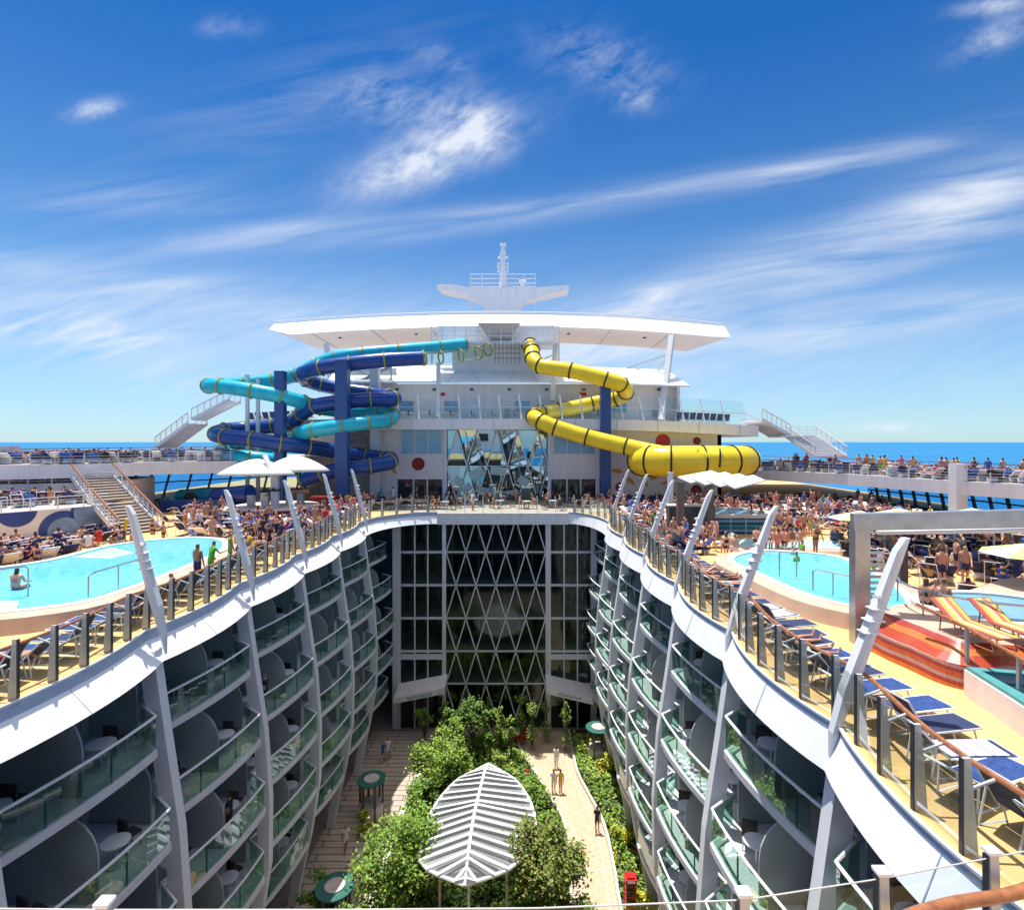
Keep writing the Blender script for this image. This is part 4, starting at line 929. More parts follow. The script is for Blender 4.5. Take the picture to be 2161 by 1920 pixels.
def strut(px0,py0,Y0_,px1,py1,Y1_,w_,parent,name='strut',m_='greywhite'): MB().bar(Q(px0,py0,Y0_),Q(px1,py1,Y1_),w_).build(name,m_,parent)
strut(652,686,62,660,760,62,.5,wc); strut(1341,670,60,1320,838,57,.55,wc); strut(1341,705,60,1225,745,62,.18,wc); strut(1335,712,60,1310,745,61,.18,wc)
strut(875,725,56,875,830,56,.4,wc); strut(1108,690,58,1103,800,57,.4,wc); strut(1075,722,60,1110,705,60,.12,wc)
# tower under the wing
tw=empty('slide_tower',(-2,60,14),'white railed slide platform and tower under the wing canopy','tower')
m=MB(); a=Q(862,686,58); b_=Q(1115,686,58); m.box(((a.x+b_.x)/2,58.8,a.z),(b_.x-a.x,2.5,.22)); m.build('upper_floor','greywhite',tw)
a2=Q(862,728,58); m=MB(); m.box(((a.x+b_.x)/2,60,(a.z+a2.z)/2-.3),(9.5,.3,3.)); m.build('back_wall','greywhite',tw)
m=MB(); m.box(((a.x+b_.x)/2,61,a.z+1.2),(b_.x-a.x-.5,.3,2.6)); m.build('upper_wall','greywhite',tw)
m=MB()
for i in range(12):
    x=a.x+(b_.x-a.x)*i/11; m.box((x,57.7,a.z+.9),(.09,.09,1.9))
for k in range(4): m.bar((a.x,57.7,a.z+.25+k*.5),(b_.x,57.7,a.z+.25+k*.5),.07)
m.build('railing','white2',tw)
m=MB(); c0=Q(998,647,58); c1=Q(998,676,58); m.add([V((c0.x-2.3,57.4,c0.z)),V((c0.x+2.1,57.4,c0.z)),V((c0.x+2.1,60.5,c0.z)),V((c0.x-2.3,60.5,c0.z)),V((c1.x-1.2,58.2,c1.z)),V((c1.x+1.2,58.2,c1.z)),V((c1.x+1.2,60,c1.z)),V((c1.x-1.2,60,c1.z))],[(0,1,5,4),(1,2,6,5),(2,3,7,6),(3,0,4,7),(4,5,6,7)]); m.build('sensor_housing','taupe',tw)
m=MB()
for i in range(7):
    x=Q(988+i*8,700,57.5).x; m.box((x,57.5,Q(0,705,57.5).z),(.05,.05,2.2))
for k in range(3): m.bar(Q(988,695+k*10,57.5),Q(1040,695+k*10,57.5),.05)
m.build('gate','steeld',tw)
m=MB()
for px in(862,1115): m.bar(Q(px,655,58),Q(px,728,58),.2)
m.build('corner_post','white2',tw)
# radar mast
rm=empty('radar_mast',(-2.35,84,22),'white radar mast with two arms above the wing canopy','mast')
YM=80.; q=lambda px,py,dy=0:Q(px,py,YM+dy)
def extr(pts,dy,name,m_,par):
    A=[q(*p) for p in pts]; n=len(A); B=[v+V((0,dy,0)) for v in A]; return MB().add(A+B,[tuple(range(n)),tuple(range(n,2*n))[::-1]]+[(i,n+i,n+(i+1)%n,(i+1)%n) for i in range(n)]).build(name,m_,par)
extr([(871,567),(900,567),(940,574),(1065,574),(1105,571),(1130,569),(1137,571),(1136,579),(1075,592),(1050,600),(1040,608),(1040,640),(967,640),(967,608),(955,598),(930,588),(880,578),(872,573)],3,'body','white2',rm)
m=MB(); m.tube([q(1004,575,1),q(1004,500,1),q(1004,488,1)],[.55,.32,.28],10); m.box(tuple(q(1004,514,1)),(1.5,.7,.14)); m.box(tuple(q(1004,488,1)),(.9,.7,.25)); m.box(tuple(q(1004,506,1)),(.9,.5,.5))
for py in(527,533,541): 
    for sx in(-1,1): m.bar(q(1004,py,1),q(1004+sx*9,py,1),.1); m.box(tuple(q(1004+sx*9,py,1)),(.3,.3,.35))
m.build('pole','white2',rm)
m=MB()
for py in(547,556,565,572): m.bar(q(939,py),q(1069,py),.1)
for px in(939,962,1045,1069): m.bar(q(px,547),q(px,640 if px in(939,1069) else 575),.13)
m.build('railing','white2',rm); m=MB(); m.tube([q(1043,572),q(1043,562)],.3,8); m.tube([q(1036,560),q(1050,560)],.25,6); m.build('radar','white',rm)
# aft deckhouse behind the viewpoint (seen reflected in the glass)
ad=empty('aft_deckhouse',(-2,-14,0),'white deckhouse with window rows reflected in the diamond glass','deckhouse')
m=MB(); m.box((-8,-16,4.5),(6,4,7)); m.box((6,-17,2.5),(7,4,5)); m.box((-1,-22,5),(3,3,12)); m.build('wall','white2',ad)
for x_,z_,w_ in((-8,2.5,5),(-8,6,4),(5,3,6)): MB().box((x_,-13.97 if x_<0 else -14.97,z_),(w_,.06,1.7)).build('window_row','darkglass',ad)
# ------------------------------------------------------------------ slides
def slide(name,pts,r,m_,ring_m,label,step=5):
    P3=[Q(a,b_,c) for a,b_,c in pts]; c=cat_rom(P3,8); e=empty(name,tuple(P3[0]),label,'water slide','water slide tubes'); MB().tube(c,r,18).build('tube',m_,e,smooth=True)
    for i in range(0,len(P3)):
        k=min(len(c)-2,i*8); d=(c[k+1]-c[k]).normalized(); x=d.cross(V((0,0,1))); x=x.normalized() if x.length>.1 else V((1,0,0)); y=x.cross(d)
        MB().tube([c[k]+(x*math.cos(2*PI*j/20)+y*math.sin(2*PI*j/20))*(r+.02) for j in range(20)],.085,6,closed=True).build('flange',ring_m,e,smooth=True)
    return e
slide('yellow_slide',[(1056,688,58.5),(1062,700,57.5),(1063,714,56.5),(1077,730,55.5),(1139,740,54.5),(1209,757,54),(1240,768,54),(1249,783,55.5),(1230,796,57.2),(1181,806,57.5),(1115,820,57),(1080,824,56),(1066,832,54.5),(1080,841,53.3),(1108,853,53),(1171,872,52.5),(1250,891,51.5),(1323,906,50),(1393,913,48.5),(1440,915,47.9)],.76,'yellow','ringb','bright yellow zigzag tube slide with black flanges')
# yellow bowl: big closed loop
e=empty('yellow_slide_loop',(16,52,4),'wide yellow loop of slide tube ending beside the white louvred canopy','water slide','water slide tubes')
cc=Q(1383,919,51.5); lp=[]
for i in range(48):
    a=2*PI*i/48; lp.append(V((cc.x+4.75*math.cos(a)*(abs(math.cos(a))**-.15 if abs(math.cos(a))>.05 else 1),cc.y+2.6*math.sin(a),cc.z)))
MB().tube(lp,1.38,20,closed=True).build('tube','yellow',e,smooth=True)
for i in (0,4,20,24,28,32,36,40,44):
    d=(lp[(i+1)%48]-lp[i]).normalized(); x=d.cross(V((0,0,1))).normalized(); y=x.cross(d); MB().tube([lp[i]+(x*math.cos(2*PI*j/24)+y*math.sin(2*PI*j/24))*1.4 for j in range(24)],.09,6,closed=True).build('flange','ringb',e)
slide('turquoise_slide',[(930,688,57),(878,693,56),(795,700,54.5),(725,706,53.5),(670,714,53),(634,727,53),(589,749,53.5),(545,759,53.5),(489,765,53),(440,769,52.5),(417,770,51),(442,771,49.8),(503,780,49.5),(559,791,50),(605,803,51.5),(640,815,54),(698,821,55),(760,821,55),(784,829,53.5),(772,839,51.5),(735,843,50.5),(684,850,50),(628,858,50),(598,866,51),(582,880,53),(530,892,55),(470,895,55),(440,900,53),(452,909,50.5),(500,914,50),(560,922,51),(600,935,52)],.66,'teal','ringy','turquoise tube slide winding down behind the blue posts')
slide('navy_slide',[(845,715,53),(767,719,52),(698,726,51.5),(642,734,51.5),(606,746,52.5),(612,758,54),(640,768,55),(690,778,55.5),(740,785,55.5),(778,791,54.5),(785,796,53),(739,798,52),(684,802,51.5),(628,811,51.5),(602,825,52.5),(584,841,54),(545,850,54.5),(489,855,54),(448,859,52.5),(432,866,51),(450,872,49.5),(503,877,49),(559,886,49.5),(614,892,51),(667,900,53),(730,910,54.5),(770,915,54),(780,922,52.5),(739,930,51.5),(684,937,51),(642,946,51),(600,962,51)],.7,'navy','ringy','dark navy tube slide coiling between the blue posts')
slide('clear_slide',[(846,716,53),(880,713,54),(920,710,55),(955,704,56),(975,697,57)],.6,'glass','ringy','transparent tube linking the navy slide to the platform')
def vpost(px,w_,pt,pb,Y,m_,lb,grp='tall square slide posts',nm='slide_post',ang=0):
    a=Q(px,pt,Y); b_=Q(px,pb,Y); wd=w_*Y/F; f=MB(); f.box((a.x,Y,(a.z+b_.z)/2),(wd,wd,a.z-b_.z)); f.box((a.x,Y,a.z+.04),(wd+.06,wd+.06,.08)); tag(f.build(nm,m_),lb,'post',grp)
vpost(560,18,743,1020,50,'navypost','tall blue square post left of the slides'); vpost(684,24,722,1016,50.2,'navypost','tallest blue square post in the middle of the slides'); vpost(1208,20,772,1003,55,'navypost','blue square post under the yellow slide')
vpost(749,17,736,1000,56,'greywhite','pale grey round post behind the navy slide',nm='grey_post'); vpost(494,6,750,1010,52,'greywhite','thin pale post left of the shell canopy',nm='grey_post'); vpost(515,6,755,1010,52.5,'greywhite','second thin pale post left of the shell canopy',nm='grey_post'); vpost(1338,9,945,1060,38,'greywhite','thin grey post under the yellow loop',nm='grey_post')
for (a,b_,c) in(((560,Q(0,791,50).z),Q(559,795,49.9),0),((684,0),Q(684,850,50),0)): pass
for px,py,Y_,qx,qy,qY in((560,884,50,565,886,49.3),(560,792,50,575,795,50.),(684,806,50.2,684,812,51.4),(684,856,50.2,690,858,50.6),(684,940,50.2,690,945,51),(684,735,50.2,690,735,51.4),(1208,800,55,1215,806,57),(1208,880,55,1212,889,52),(1208,770,55,1215,766,54)):
    e_=[o for o in COL.objects if o.name.startswith('yellow_slide' if px>1000 else('navy_slide' if qy not in(795,858) else 'turquoise_slide')) and o.type=='EMPTY'][0]
    MB().bar(Q(px,py,Y_),Q(qx,qy,qY),.28).build('support_arm','navypost' if px<1000 else 'navypost',e_)
# stair scaffold behind slides
sc=empty('scaffold_stair_tower',(-16,57,0),'grey lattice stair tower behind the slides','stair tower')
m=MB()
for i in range(8):
    z0=i*2.; xa,xb=-17.8,-13.4
    m.bar((xa,58,z0),(xb,58,z0),.12)
    if z0<14: m.bar((xa,58,z0),(xb,58,z0+2),.1,.3); m.bar((xb,57.4,z0),(xa,57.4,z0+2),.1)
for x in(-17.8,-15.6,-13.4): m.box((x,58,7.5),(.14,.14,15))
for i in range(38): z=i*.4; m.bar((-17.7,58.3,z),(-13.5,58.3,z),.05)
m.build('lattice','lattice',sc); MB().box((-15.6,59.2,7),(5,.3,14)).build('backing','greywhite',sc)
# slide run-out
ro=empty('slide_runout',Q(390,1000,45)[:],'dark blue and teal slide run-out channels on the left deck','slide run-out')
m=MB(); a=P(330,1022); b_=P(460,1020); m.box(((a.x+b_.x)/2,a.y+1,.55),(b_.x-a.x+1,2.2,1.1)); m.build('trough','navy',ro)
m=MB(); m.tube([Q(362,995,51),Q(452,990,50)],.85,16); m.build('teal_tube','teal',ro,smooth=True); m=MB(); m.tube([Q(430,992,49.3),Q(500,985,48.6)],.8,16); m.build('navy_tube','navy',ro,smooth=True)
m=MB(); 
for px in(380,450): c=Q(px,996,48.5); m.disc((0,0,0),.01,.01,6); m.add([c+V((.62*math.cos(2*PI*i/20),0,.62*math.sin(2*PI*i/20))) for i in range(20)],[tuple(range(20))])
m.build('opening','black',ro,fix=False)
# ------------------------------------------------------------------ bars, canopies, umbrellas
bc=P(549,1041); bx,by=bc.x,bc.y
br=empty('round_bar',(bx,by+1,0),'round pool bar with dark red front and pale counter','bar')
MB().disc((bx-.6,by+1.6,.004),3.,.95,36).build('front','red',br); MB().disc((bx-.6,by+1.6,.96),3.3,.12,36).build('counter','coping',br)
[MB().box((bx-.6+1.8*math.cos(a),by+1.6+1.8*math.sin(a),1.5),(.5,.4,.9)).build('bar_cabinet','steel',br) for a in(.4,1.4,2.5,3.6,4.7)]
m=MB(); c=P(625,1025); m.box((c.x+.6,c.y+1,.7),(2.,1.5,1.4)); m.build('side_cabinet','red',br)
sc_=empty('shell_canopy',(bx,by,0),'white double shell canopy on a grey post over the round bar','canopy')
MB().box((bx,by,2.0),(.5,.4,4.0)).build('post','fin',sc_)
def shell(c,rx,ry,zc,h,a0=0,cut=None):
    A=[];n=24;r_=7;vs=[V((c[0],c[1]+.3,zc+h))];fs=[]
    for k in range(1,r_+1):
        for i in range(n):
            a=2*PI*i/n; t=k/r_; vs.append(V((c[0]+rx*t*math.cos(a),c[1]+ry*t*math.sin(a),zc+h*(1-t**1.6))))
    for i in range(n): fs.append((0,1+i,1+(i+1)%n))
    for k in range(r_-1):
        for i in range(n): fs.append((1+k*n+i,1+(k+1)*n+i,1+(k+1)*n+(i+1)%n,1+k*n+(i+1)%n))
    m=MB().add(vs,fs); o=m.build('shell','umbw',sc_,smooth=True,fix=False); md=o.modifiers.new('s','SOLIDIFY'); md.thickness=.06; return o
c1=Q(512,940,42.4); c2=Q(590,940,44.5); shell((c1.x,c1.y),2.9,2.0,3.65,1.15); shell((c2.x,c2.y),2.7,1.9,3.8,1.2)
m=MB(); m.bar(Q(528,908,41.9),Q(546,952,41.2),.35,.15); m.build('gutter','greywhite',sc_)
m=MB(); m.box((bx,by-.25,2.4),(1.1,.15,.12)); [m.tube([V((bx+dx,by-.3,2.45)),V((bx+dx,by-.3,2.6))],.1,8) for dx in(-.5,0,.5)]; m.build('spotlights','black',sc_)
# louvred canopy right
lc=empty('louvred_canopy',(11,35,0),'flat white louvred canopy on bronze posts over the right bar','canopy')
LC=[[(1350,955),(1398,973),(1425,944)],[(1398,973),(1440,973),(1455,944),(1425,944)],[(1440,973),(1468,973),(1531,957),(1500,946),(1455,944)]]
for i in range(4):
    t0,t1=i/4,(i+1)/4
    fa_=lambda t:P(1352+118*t,958+14*t,3.6); fb_=lambda t:P(1420+111*t,944+13*t,3.6)
    a,b_,c,d=fa_(t0),fa_(t1-.03),fb_(t1-.03),fb_(t0)
    MB().add([a+V((0,0,.22)),b_-V((0,0,.05)),c-V((0,0,.05)),d+V((0,0,.22)),a+V((0,0,.14)),b_-V((0,0,.13)),c-V((0,0,.13)),d+V((0,0,.14))],[(0,1,2,3),(4,5,6,7),(0,1,5,4),(1,2,6,5),(2,3,7,6),(3,0,4,7)]).build('louvre','white',lc)
for px in(1358,1417):
    p=P(px,1075); MB().box((p.x,p.y,1.8),(.42,.4,3.6)).build('post','brownpost',lc)
m=MB(); p=P(1385,1070); m.box((p.x-.0,p.y+.7,.95),(3.,.8,1.9)); m.build('counter',"steeld",lc); m=MB(); m.box((p.x,p.y+.7,1.93),(3.2,1.,.08)); m.build('counter_top','coping',lc)
def umbrella(px,py,Y,r,mset,lb):
    c=Q(px,py,Y); e=empty('parasol',(c.x,c.y,0),lb,'parasol','open parasols on the right deck'); n=8; vs=[V((0,0,c.z))]
    for i in range(n): a=2*PI*(i+.5)/n; vs.append(V((r*math.cos(a),r*math.sin(a),c.z-.42)))
    m=MB(); 
    for i in range(n): m.add([vs[0],vs[1+i],vs[1+(i+1)%n]],[(0,1,2)],i%2)
    m.build('canopy',mset,e,fix=False,loc=(0,0,0)); MB().tube([V((0,0,0)),V((0,0,c.z))],.04,8).build('pole','greywhite',e,loc=(0,0,0))
for i,(px,py,Y,st,lb) in enumerate([(1718,1019,33,0,'lime and white parasol nearest the steel frame corner'),(1766,1021,32,0,'lime and white parasol second from the frame corner'),(1796,1014,36,0,'pale green parasol furthest back of the left group'),(1905,1024,31.5,0,'lime and white parasol above the middle of the beam'),(1942,1014,36,0,'pale green parasol beside the broad grey column'),(1984,1033,30,1,'coral pink parasol above the beam'),(2075,1030,29,1,'coral pink parasol at the right edge'),(2060,1083,24,0,'lime and white parasol below the beam at the right edge')]):
    z=2.5; Y_=F*(HC-z)/(py-CY); umbrella(px,py,Y_,1.55,['umbr','umbw'] if st else ['umbg','umbw'],lb)
# ------------------------------------------------------------------ people
BON=[]
def person_mesh(name,style,torso=0,thigh=(180,180),shin=(180,180),ua=(172,172),fa_=(165,165),h0=.93,spread=.0,armx=.1):
    dr=lambda a:V((0,-math.sin(R(a)),math.cos(R(a))))
    J={};rad={};E=[]
    def j(n,p,r): J[n]=V(p); rad[n]=r
    T=dr(torso); j('pel',(0,0,h0),(.15,.115)); j('bel',J['pel']+T*.17,(.135,.1)); j('che',J['pel']+T*.38,(.165,.115)); j('nek',J['pel']+T*.53,(.058,.058)); 
    hd=dr(torso*.75); j('hed',J['nek']+hd*.12+V((0,-.02,0)),(.08,.09)); j('top',J['hed']+hd*.115,(.072,.085))
    E+=[('pel','bel'),('bel','che'),('che','nek'),('nek','hed'),('hed','top')]
    for i,s in((0,-1),(1,1)):
        k='LR'[i]; j('sh'+k,J['pel']+T*.455+V((s*.17,0,0)),(.058,.058)); d=dr(ua[i]); j('el'+k,J['sh'+k]+(d+V((s*armx,0,0))).normalized()*.29,(.042,.042)); d=dr(fa_[i]); j('wr'+k,J['el'+k]+(d+V((s*armx*.2,0,0))).normalized()*.25,(.03,.028)); j('ha'+k,J['wr'+k]+d*.09,(.04,.022)); j('fi'+k,J['ha'+k]+d*.08,(.03,.014))
        E+=[('che','sh'+k),('sh'+k,'el'+k),('el'+k,'wr'+k),('wr'+k,'ha'+k),('ha'+k,'fi'+k)]
        j('hi'+k,J['pel']+V((s*.085,0,0))+dr(thigh[i])*.06,(.095,.095)); d=dr(thigh[i]); j('kn'+k,J['hi'+k]+(d+V((s*spread,0,0))).normalized()*.4,(.062,.062)); d=dr(shin[i]); j('an'+k,J['kn'+k]+d*.41,(.04,.04)); f=dr(shin[i]-80); j('to'+k,J['an'+k]+f*.17+d*.03,(.035,.03))
        E+=[('pel','hi'+k),('hi'+k,'kn'+k),('kn'+k,'an'+k),('an'+k,'to'+k)]
    names=list(J); me=bpy.data.meshes.new(name); me.from_pydata([J[n] for n in names],[(names.index(a),names.index(b)) for a,b in E],[])
    o=bpy.data.objects.new(name,me); COL.objects.link(o); sk=o.modifiers.new('s','SKIN'); sd=o.modifiers.new('d','SUBSURF'); sd.levels=1; sd.render_levels=1
    for i,n in enumerate(names): me.skin_vertices[0].data[i].radius=rad[n]; me.skin_vertices[0].data[i].use_root=(i==0)
    dg=bpy.context.evaluated_depsgraph_get(); dg.update(); ev=o.evaluated_get(dg); nm=bpy.data.meshes.new_from_object(ev); bpy.data.objects.remove(o); nm.name=name
    nm.materials.clear(); [nm.materials.append(M[x]) for x in('skin','cloth','hair')]
    for p in nm.polygons:
        c=p.center; best=None;bd=9
        for a,b in E:
            A=J[a];B=J[b];ab=B-A; t=max(0,min(1,(c-A).dot(ab)/ab.length_squared)); d=(c-(A+ab*t)).length
            if d<bd: bd=d;best=(a,b,t)
        a,b,t=best; mi=0; ab=a[:2]
        if (a,b)==('pel','bel') and t<.35: mi=1
        if b[:2]=='hi': mi=1
        if ab=='hi' and t<(.55 if style!='bikini' else .08): mi=1
        if style=='bikini' and ((a,b)==('bel','che') and t>.5 or (a,b)==('che','nek') and t<.15): mi=1
        if style=='shirt' and (a in('pel','bel') or (a,b)==('che','nek') and t<.6 or b[:2]=='sh' or (ab=='sh' and t<.6)): mi=1
        if a=='hed' or (b=='hed' and t>.55):
            back=c-(J['hed']+hd*.06); fr=dr(torso*.75+90)
            if back.dot(fr)<-.005 or back.dot(hd)>.075: mi=2
        if style=='bikini' and b=='hed' and (c-J['hed']).dot(dr(torso*.75+90))<-.03: mi=2
        p.material_index=mi
    nm.polygons.foreach_set('use_smooth',[True]*len(nm.polygons)); return nm
POS={'stand':dict(),'walk':dict(thigh=(165,195),shin=(175,205),ua=(200,155),fa_=(185,130),torso=3),'lean':dict(torso=12,ua=(150,165),fa_=(80,150),thigh=(178,185),shin=(182,182),armx=.25),
 'sit':dict(torso=8,thigh=(88,92),shin=(170,176),ua=(150,140),fa_=(100,110),h0=.5,spread=.2),'recline':dict(torso=-48,thigh=(88,84),shin=(93,92),ua=(150,120),fa_=(100,95),h0=.42,spread=.12,armx=.4),
 'kneeup':dict(torso=-42,thigh=(50,86),shin=(135,93),ua=(140,-30),fa_=(100,-100),h0=.42,armx=.5),'lie':dict(torso=-84,thigh=(91,90),shin=(91,90),ua=(96,-60),fa_=(92,-120),h0=.45,spread=.1,armx=.35),'situp':dict(torso=15,thigh=(80,70),shin=(100,115),ua=(140,130),fa_=(95,90),h0=.42,spread=.15)}
PM={}
def pm(pose,style):
    if (pose,style) not in PM: PM[(pose,style)]=person_mesh('person',style,**POS[pose])
    return PM[(pose,style)]
CL=[('red',(.5,.03,.03)),('navy',(.02,.03,.12)),('white',(.75,.75,.78)),('blue',(.04,.12,.45)),('black',(.015,.015,.02)),('green',(.12,.45,.04)),('yellow',(.7,.5,.04)),('pink',(.6,.15,.25)),('turquoise',(.04,.4,.42)),('orange',(.65,.2,.03)),('purple',(.15,.05,.25))]
CW=[3,4,3,3,4,1,1,2,1.5,1.5,1]
VERB={'stand':'standing','walk':'walking','lean':'standing leaning forward','sit':'sitting','recline':'reclining','kneeup':'reclining knee up','lie':'lying flat','situp':'sitting up'}
NPEO=[0]
def person(loc,rz,pose,place,style=None,col=None,group='sunbathers and walkers on the decks',sc=1.,label=None):
    style=style or random.choice(['trunks','bikini','trunks','bikini','shirt']); cn,cv=col or random.choices(CL,CW)[0]
    o=bpy.data.objects.new('person',pm(pose,style)); COL.objects.link(o); o.location=loc; o.rotation_euler=(0,0,rz); o.scale=(sc,)*3; o.color=(*cv,1); NPEO[0]+=1
    wear={'trunks':'swim shorts','bikini':'bikini','shirt':'shirt and shorts'}[style]
    return tag(o,label or f'person {VERB[pose]} in {cn} {wear} {place}','person',group)
# loungers
def lounger(name,sling,framem,label,back=45):
    e=empty(name,(0,0,0),label,'sun lounger','sun loungers set out on the decks'); f=MB(); ca,sa=math.cos(R(back)),math.sin(R(back))
    for s in(-1,1):
        x=s*.31; f.tube([V((x,-1.15,.34)),V((x,.15,.34)),V((x,.15+.8*ca,.34+.8*sa))],.022,6)
        f.tube([V((x,-.95,.34)),V((x,-1.05,.0)),V((x,-.55,.0)),V((x,-.45,.34))],.02,5); f.tube([V((x,.05,.34)),V((x,-.05,0)),V((x,.5,0)),V((x,.15+.35*ca,.34+.35*sa))],.02,5)
    f.tube([V((-.31,-1.15,.34)),V((.31,-1.15,.34))],.022,6); f.tube([V((-.31,.15+.8*ca,.34+.8*sa)),V((.31,.15+.8*ca,.34+.8*sa))],.022,6); f.build('frame',framem,e,loc=(0,0,0))
    MB().box((0,-.5,.35),(.58,1.26,.025)).build('seat',sling,e,loc=(0,0,0)); T=Matrix.Translation(V((0,.15+.4*ca,.345+.4*sa)))@Matrix.Rotation(R(back),4,'X'); MB().box(None,(.58,.78,.025),mt=T).build('backrest',sling,e,loc=(0,0,0)); return e
LP=[(lounger('sun_lounger','navycloth','white','x'),'navy sun lounger'),(lounger('sun_lounger','bluecloth','white','x',28),'low blue sun lounger'),(lounger('sun_lounger','umbw','white','x',40),'white covered sun lounger'),(lounger('sun_lounger','navycloth','fin','x',58),'upright navy sun lounger'),(lounger('sun_lounger','stripe','wood','x',35),'red and yellow striped sunbed')]
TW=MB(); TW.box((0,-.45,.368),(.52,1.1,.012)); tw_me=[]
T=Matrix.Translation(V((0,.15+.4*math.cos(R(45)),.366+.4*math.sin(R(45)))))@Matrix.Rotation(R(45),4,'X'); TW.box(None,(.5,.7,.012),mt=T)
two=TW.build('towel','cloth'); two2=TW.build('towel','towel_stripe'); bpy.data.objects['towel']; 
TWU=[two,two2]
for t in TWU: tag(t,'x','towel','beach towels spread on loungers')
used=set(); NL=[0]
def put_lounger(x,y,z,rz,place,kind=None,grp=None):
    k=kind if kind is not None else random.choices([0,1,2,3],[5,2,1.2,2])[0]; pr_,lb=LP[k]; l=f'{lb} {place}'; NL[0]+=1
    if k not in used: used.add(k); pr_.location=(x,y,z); pr_.rotation_euler=(0,0,rz); pr_['label']=l; return pr_
    return dup(pr_,(x,y,z),rz,l)
def put_towel(x,y,z,rz,place):
    k=random.random()<.45 or 'near right' in place; cn,cv=random.choices(CL,[1,1,8,2,.3,.5,.5,1,1,1,1])[0]; src=TWU[1 if k else 0]
    o=src.copy(); COL.objects.link(o); o.location=(x,y,z+.004); o.rotation_euler=(0,0,rz); o.color=(*cv,1); o['label']=('purple striped' if k else cn)+' towel '+place; ALL.append(o)
def spot(x,y,z,rz,place,pp=.75,pt=.3,kinds=None):
    k=kinds if kinds is not None else random.choices([0,1,2,3],[5,2,1.2,2])[0]
    rz+=random.uniform(-.12,.12); put_lounger(x,y,z,rz,place,k)
    if k==0 and random.random()<pt: put_towel(x,y,z,rz,place)
    if random.random()<pp and NPEO[0]<295:
        pose=random.choices(['recline','kneeup','lie','situp'],[4,3,2,2])[0]
        if pose=='lie' and k==3: pose='kneeup'
        off=V((0,.12 if pose!='lie' else -.25,.0)); off.rotate(Matrix.Rotation(rz,3,'Z')); person((x+off.x,y+off.y,z),rz,pose,place)
CRM=['skin_a','skin_b','skin_c']+['c_'+n for n,_ in CL]+['hair_d']
for n_,c in(('skin_a',(.62,.34,.25)),('skin_b',(.48,.24,.15)),('skin_c',(.58,.32,.22)),('hair_d',(.05,.03,.02))): M[n_]=mat('crowd_'+n_,c,.6)
for n_,c in CL: M['c_'+n_]=mat('crowd_cloth_'+n_,c,.8)
CRI={n:i for i,n in enumerate(CRM)}
def crowd_add(mb,x,y,z,rz,pose):
    st=random.choice(['trunks','bikini','shirt']); me=pm(pose,st); T=Matrix.Translation(V((x,y,z)))@Matrix.Rotation(rz,4,'Z')
    sk=random.randrange(3); cl=CRI['c_'+random.choices(CL,CW)[0][0]]; mp=(sk,cl,CRI['hair_d']); o=len(mb.v)
    if pose in('recline','kneeup','lie','situp'):
        lc_=random.choice([CRI['c_white'],CRI['c_navy'],CRI['c_navy'],CRI['c_blue'],CRI['c_white'],CRI['c_black']])
        mb.box(None,(.62,1.3,.05),lc_,mt=T@Matrix.Translation(V((0,-.5,.33)))); mb.box(None,(.62,.85,.05),lc_,mt=T@Matrix.Translation(V((0,.4,.58)))@Matrix.Rotation(R(40),4,'X'))
        mb.box(None,(.6,.05,.3),CRI['c_white'],mt=T@Matrix.Translation(V((0,-1.,.16)))); mb.box(None,(.6,.05,.3),CRI['c_white'],mt=T@Matrix.Translation(V((0,.2,.16))))
        if random.random()<.22: return
    o=len(mb.v)
    mb.v+=[tuple(T@v.co) for v in me.vertices]; mb.f+=[tuple(i+o for i in p.vertices) for p in me.polygons]; mb.m+=[mp[p.material_index] for p in me.polygons]
def crowd(name,poly,z,n,poses,rz=None,avoid=[]):
    mb=MB(); xs=[p[0] for p in poly]; ys=[p[1] for p in poly]; k=0; t=0; pl=[]
    while k<n and t<n*30:
        t+=1; x=random.uniform(min(xs),max(xs)); y=random.uniform(min(ys),max(ys))
        if not inside((x,y),poly) or any(inside((x,y),a) for a in avoid) or any((x-a)**2+(y-b)**2<.3 for a,b in pl): continue
        pl.append((x,y)); k+=1; po=random.choice(poses); crowd_add(mb,x,y,z,(random.uniform(0,6.28) if rz is None else rz+random.uniform(-.4,.4)),po)
    o=mb.build(name,CRM,fix=False); o['kind']='stuff'; o.data.polygons.foreach_set('use_smooth',[True]*len(o.data.polygons)); return o
# near rail rows
def row(side,y0,y1,place,pp):
    y=y0
    while y<y1:
        base=(lipx(side,y,WID[side])+side*1.42); spot(base,y,0,(R(90) if side>0 else R(-90))+random.uniform(-.1,.1)+(R(10) if side>0 else 0),place,pp,.25,random.choices([0,1,3],[4,2,5])[0]); y+=random.uniform(.72,.95)
row(1,6.9,14,'by the near right rail',.12); row(1,14,22,'by the middle right rail',.2); row(1,22,40,'by the far right rail',.35)
row(-1,12,20,'by the near left rail',.2); row(-1,20,27.5,'by the middle left rail',.3); row(-1,31,41,'by the far left rail',.5)
def fill(poly,z,rz,place,dx,dy,pp,pt=.3,avoid=[],stand=0.,jit=.2):
    xs=[p[0] for p in poly]; ys=[p[1] for p in poly]; y=min(ys)+dy/2
    while y<max(ys):
        x=min(xs)+dx/2
        while x<max(xs):
            X=x+random.uniform(-jit,jit); Y_=y+random.uniform(-jit,jit)
            if inside((X,Y_),poly) and not any(inside((X,Y_),a) for a in avoid):
                if random.random()<stand and NPEO[0]<295: person((X,Y_,z),random.uniform(0,6.28),random.choice(['stand','walk','lean']),place)
                else: spot(X,Y_,z,rz+random.uniform(-.2,.2),place,pp,pt)
            x+=dx
        y+=dy
avL=[offset(plL,1.3)]; avR=[offset(plR,1.2)]
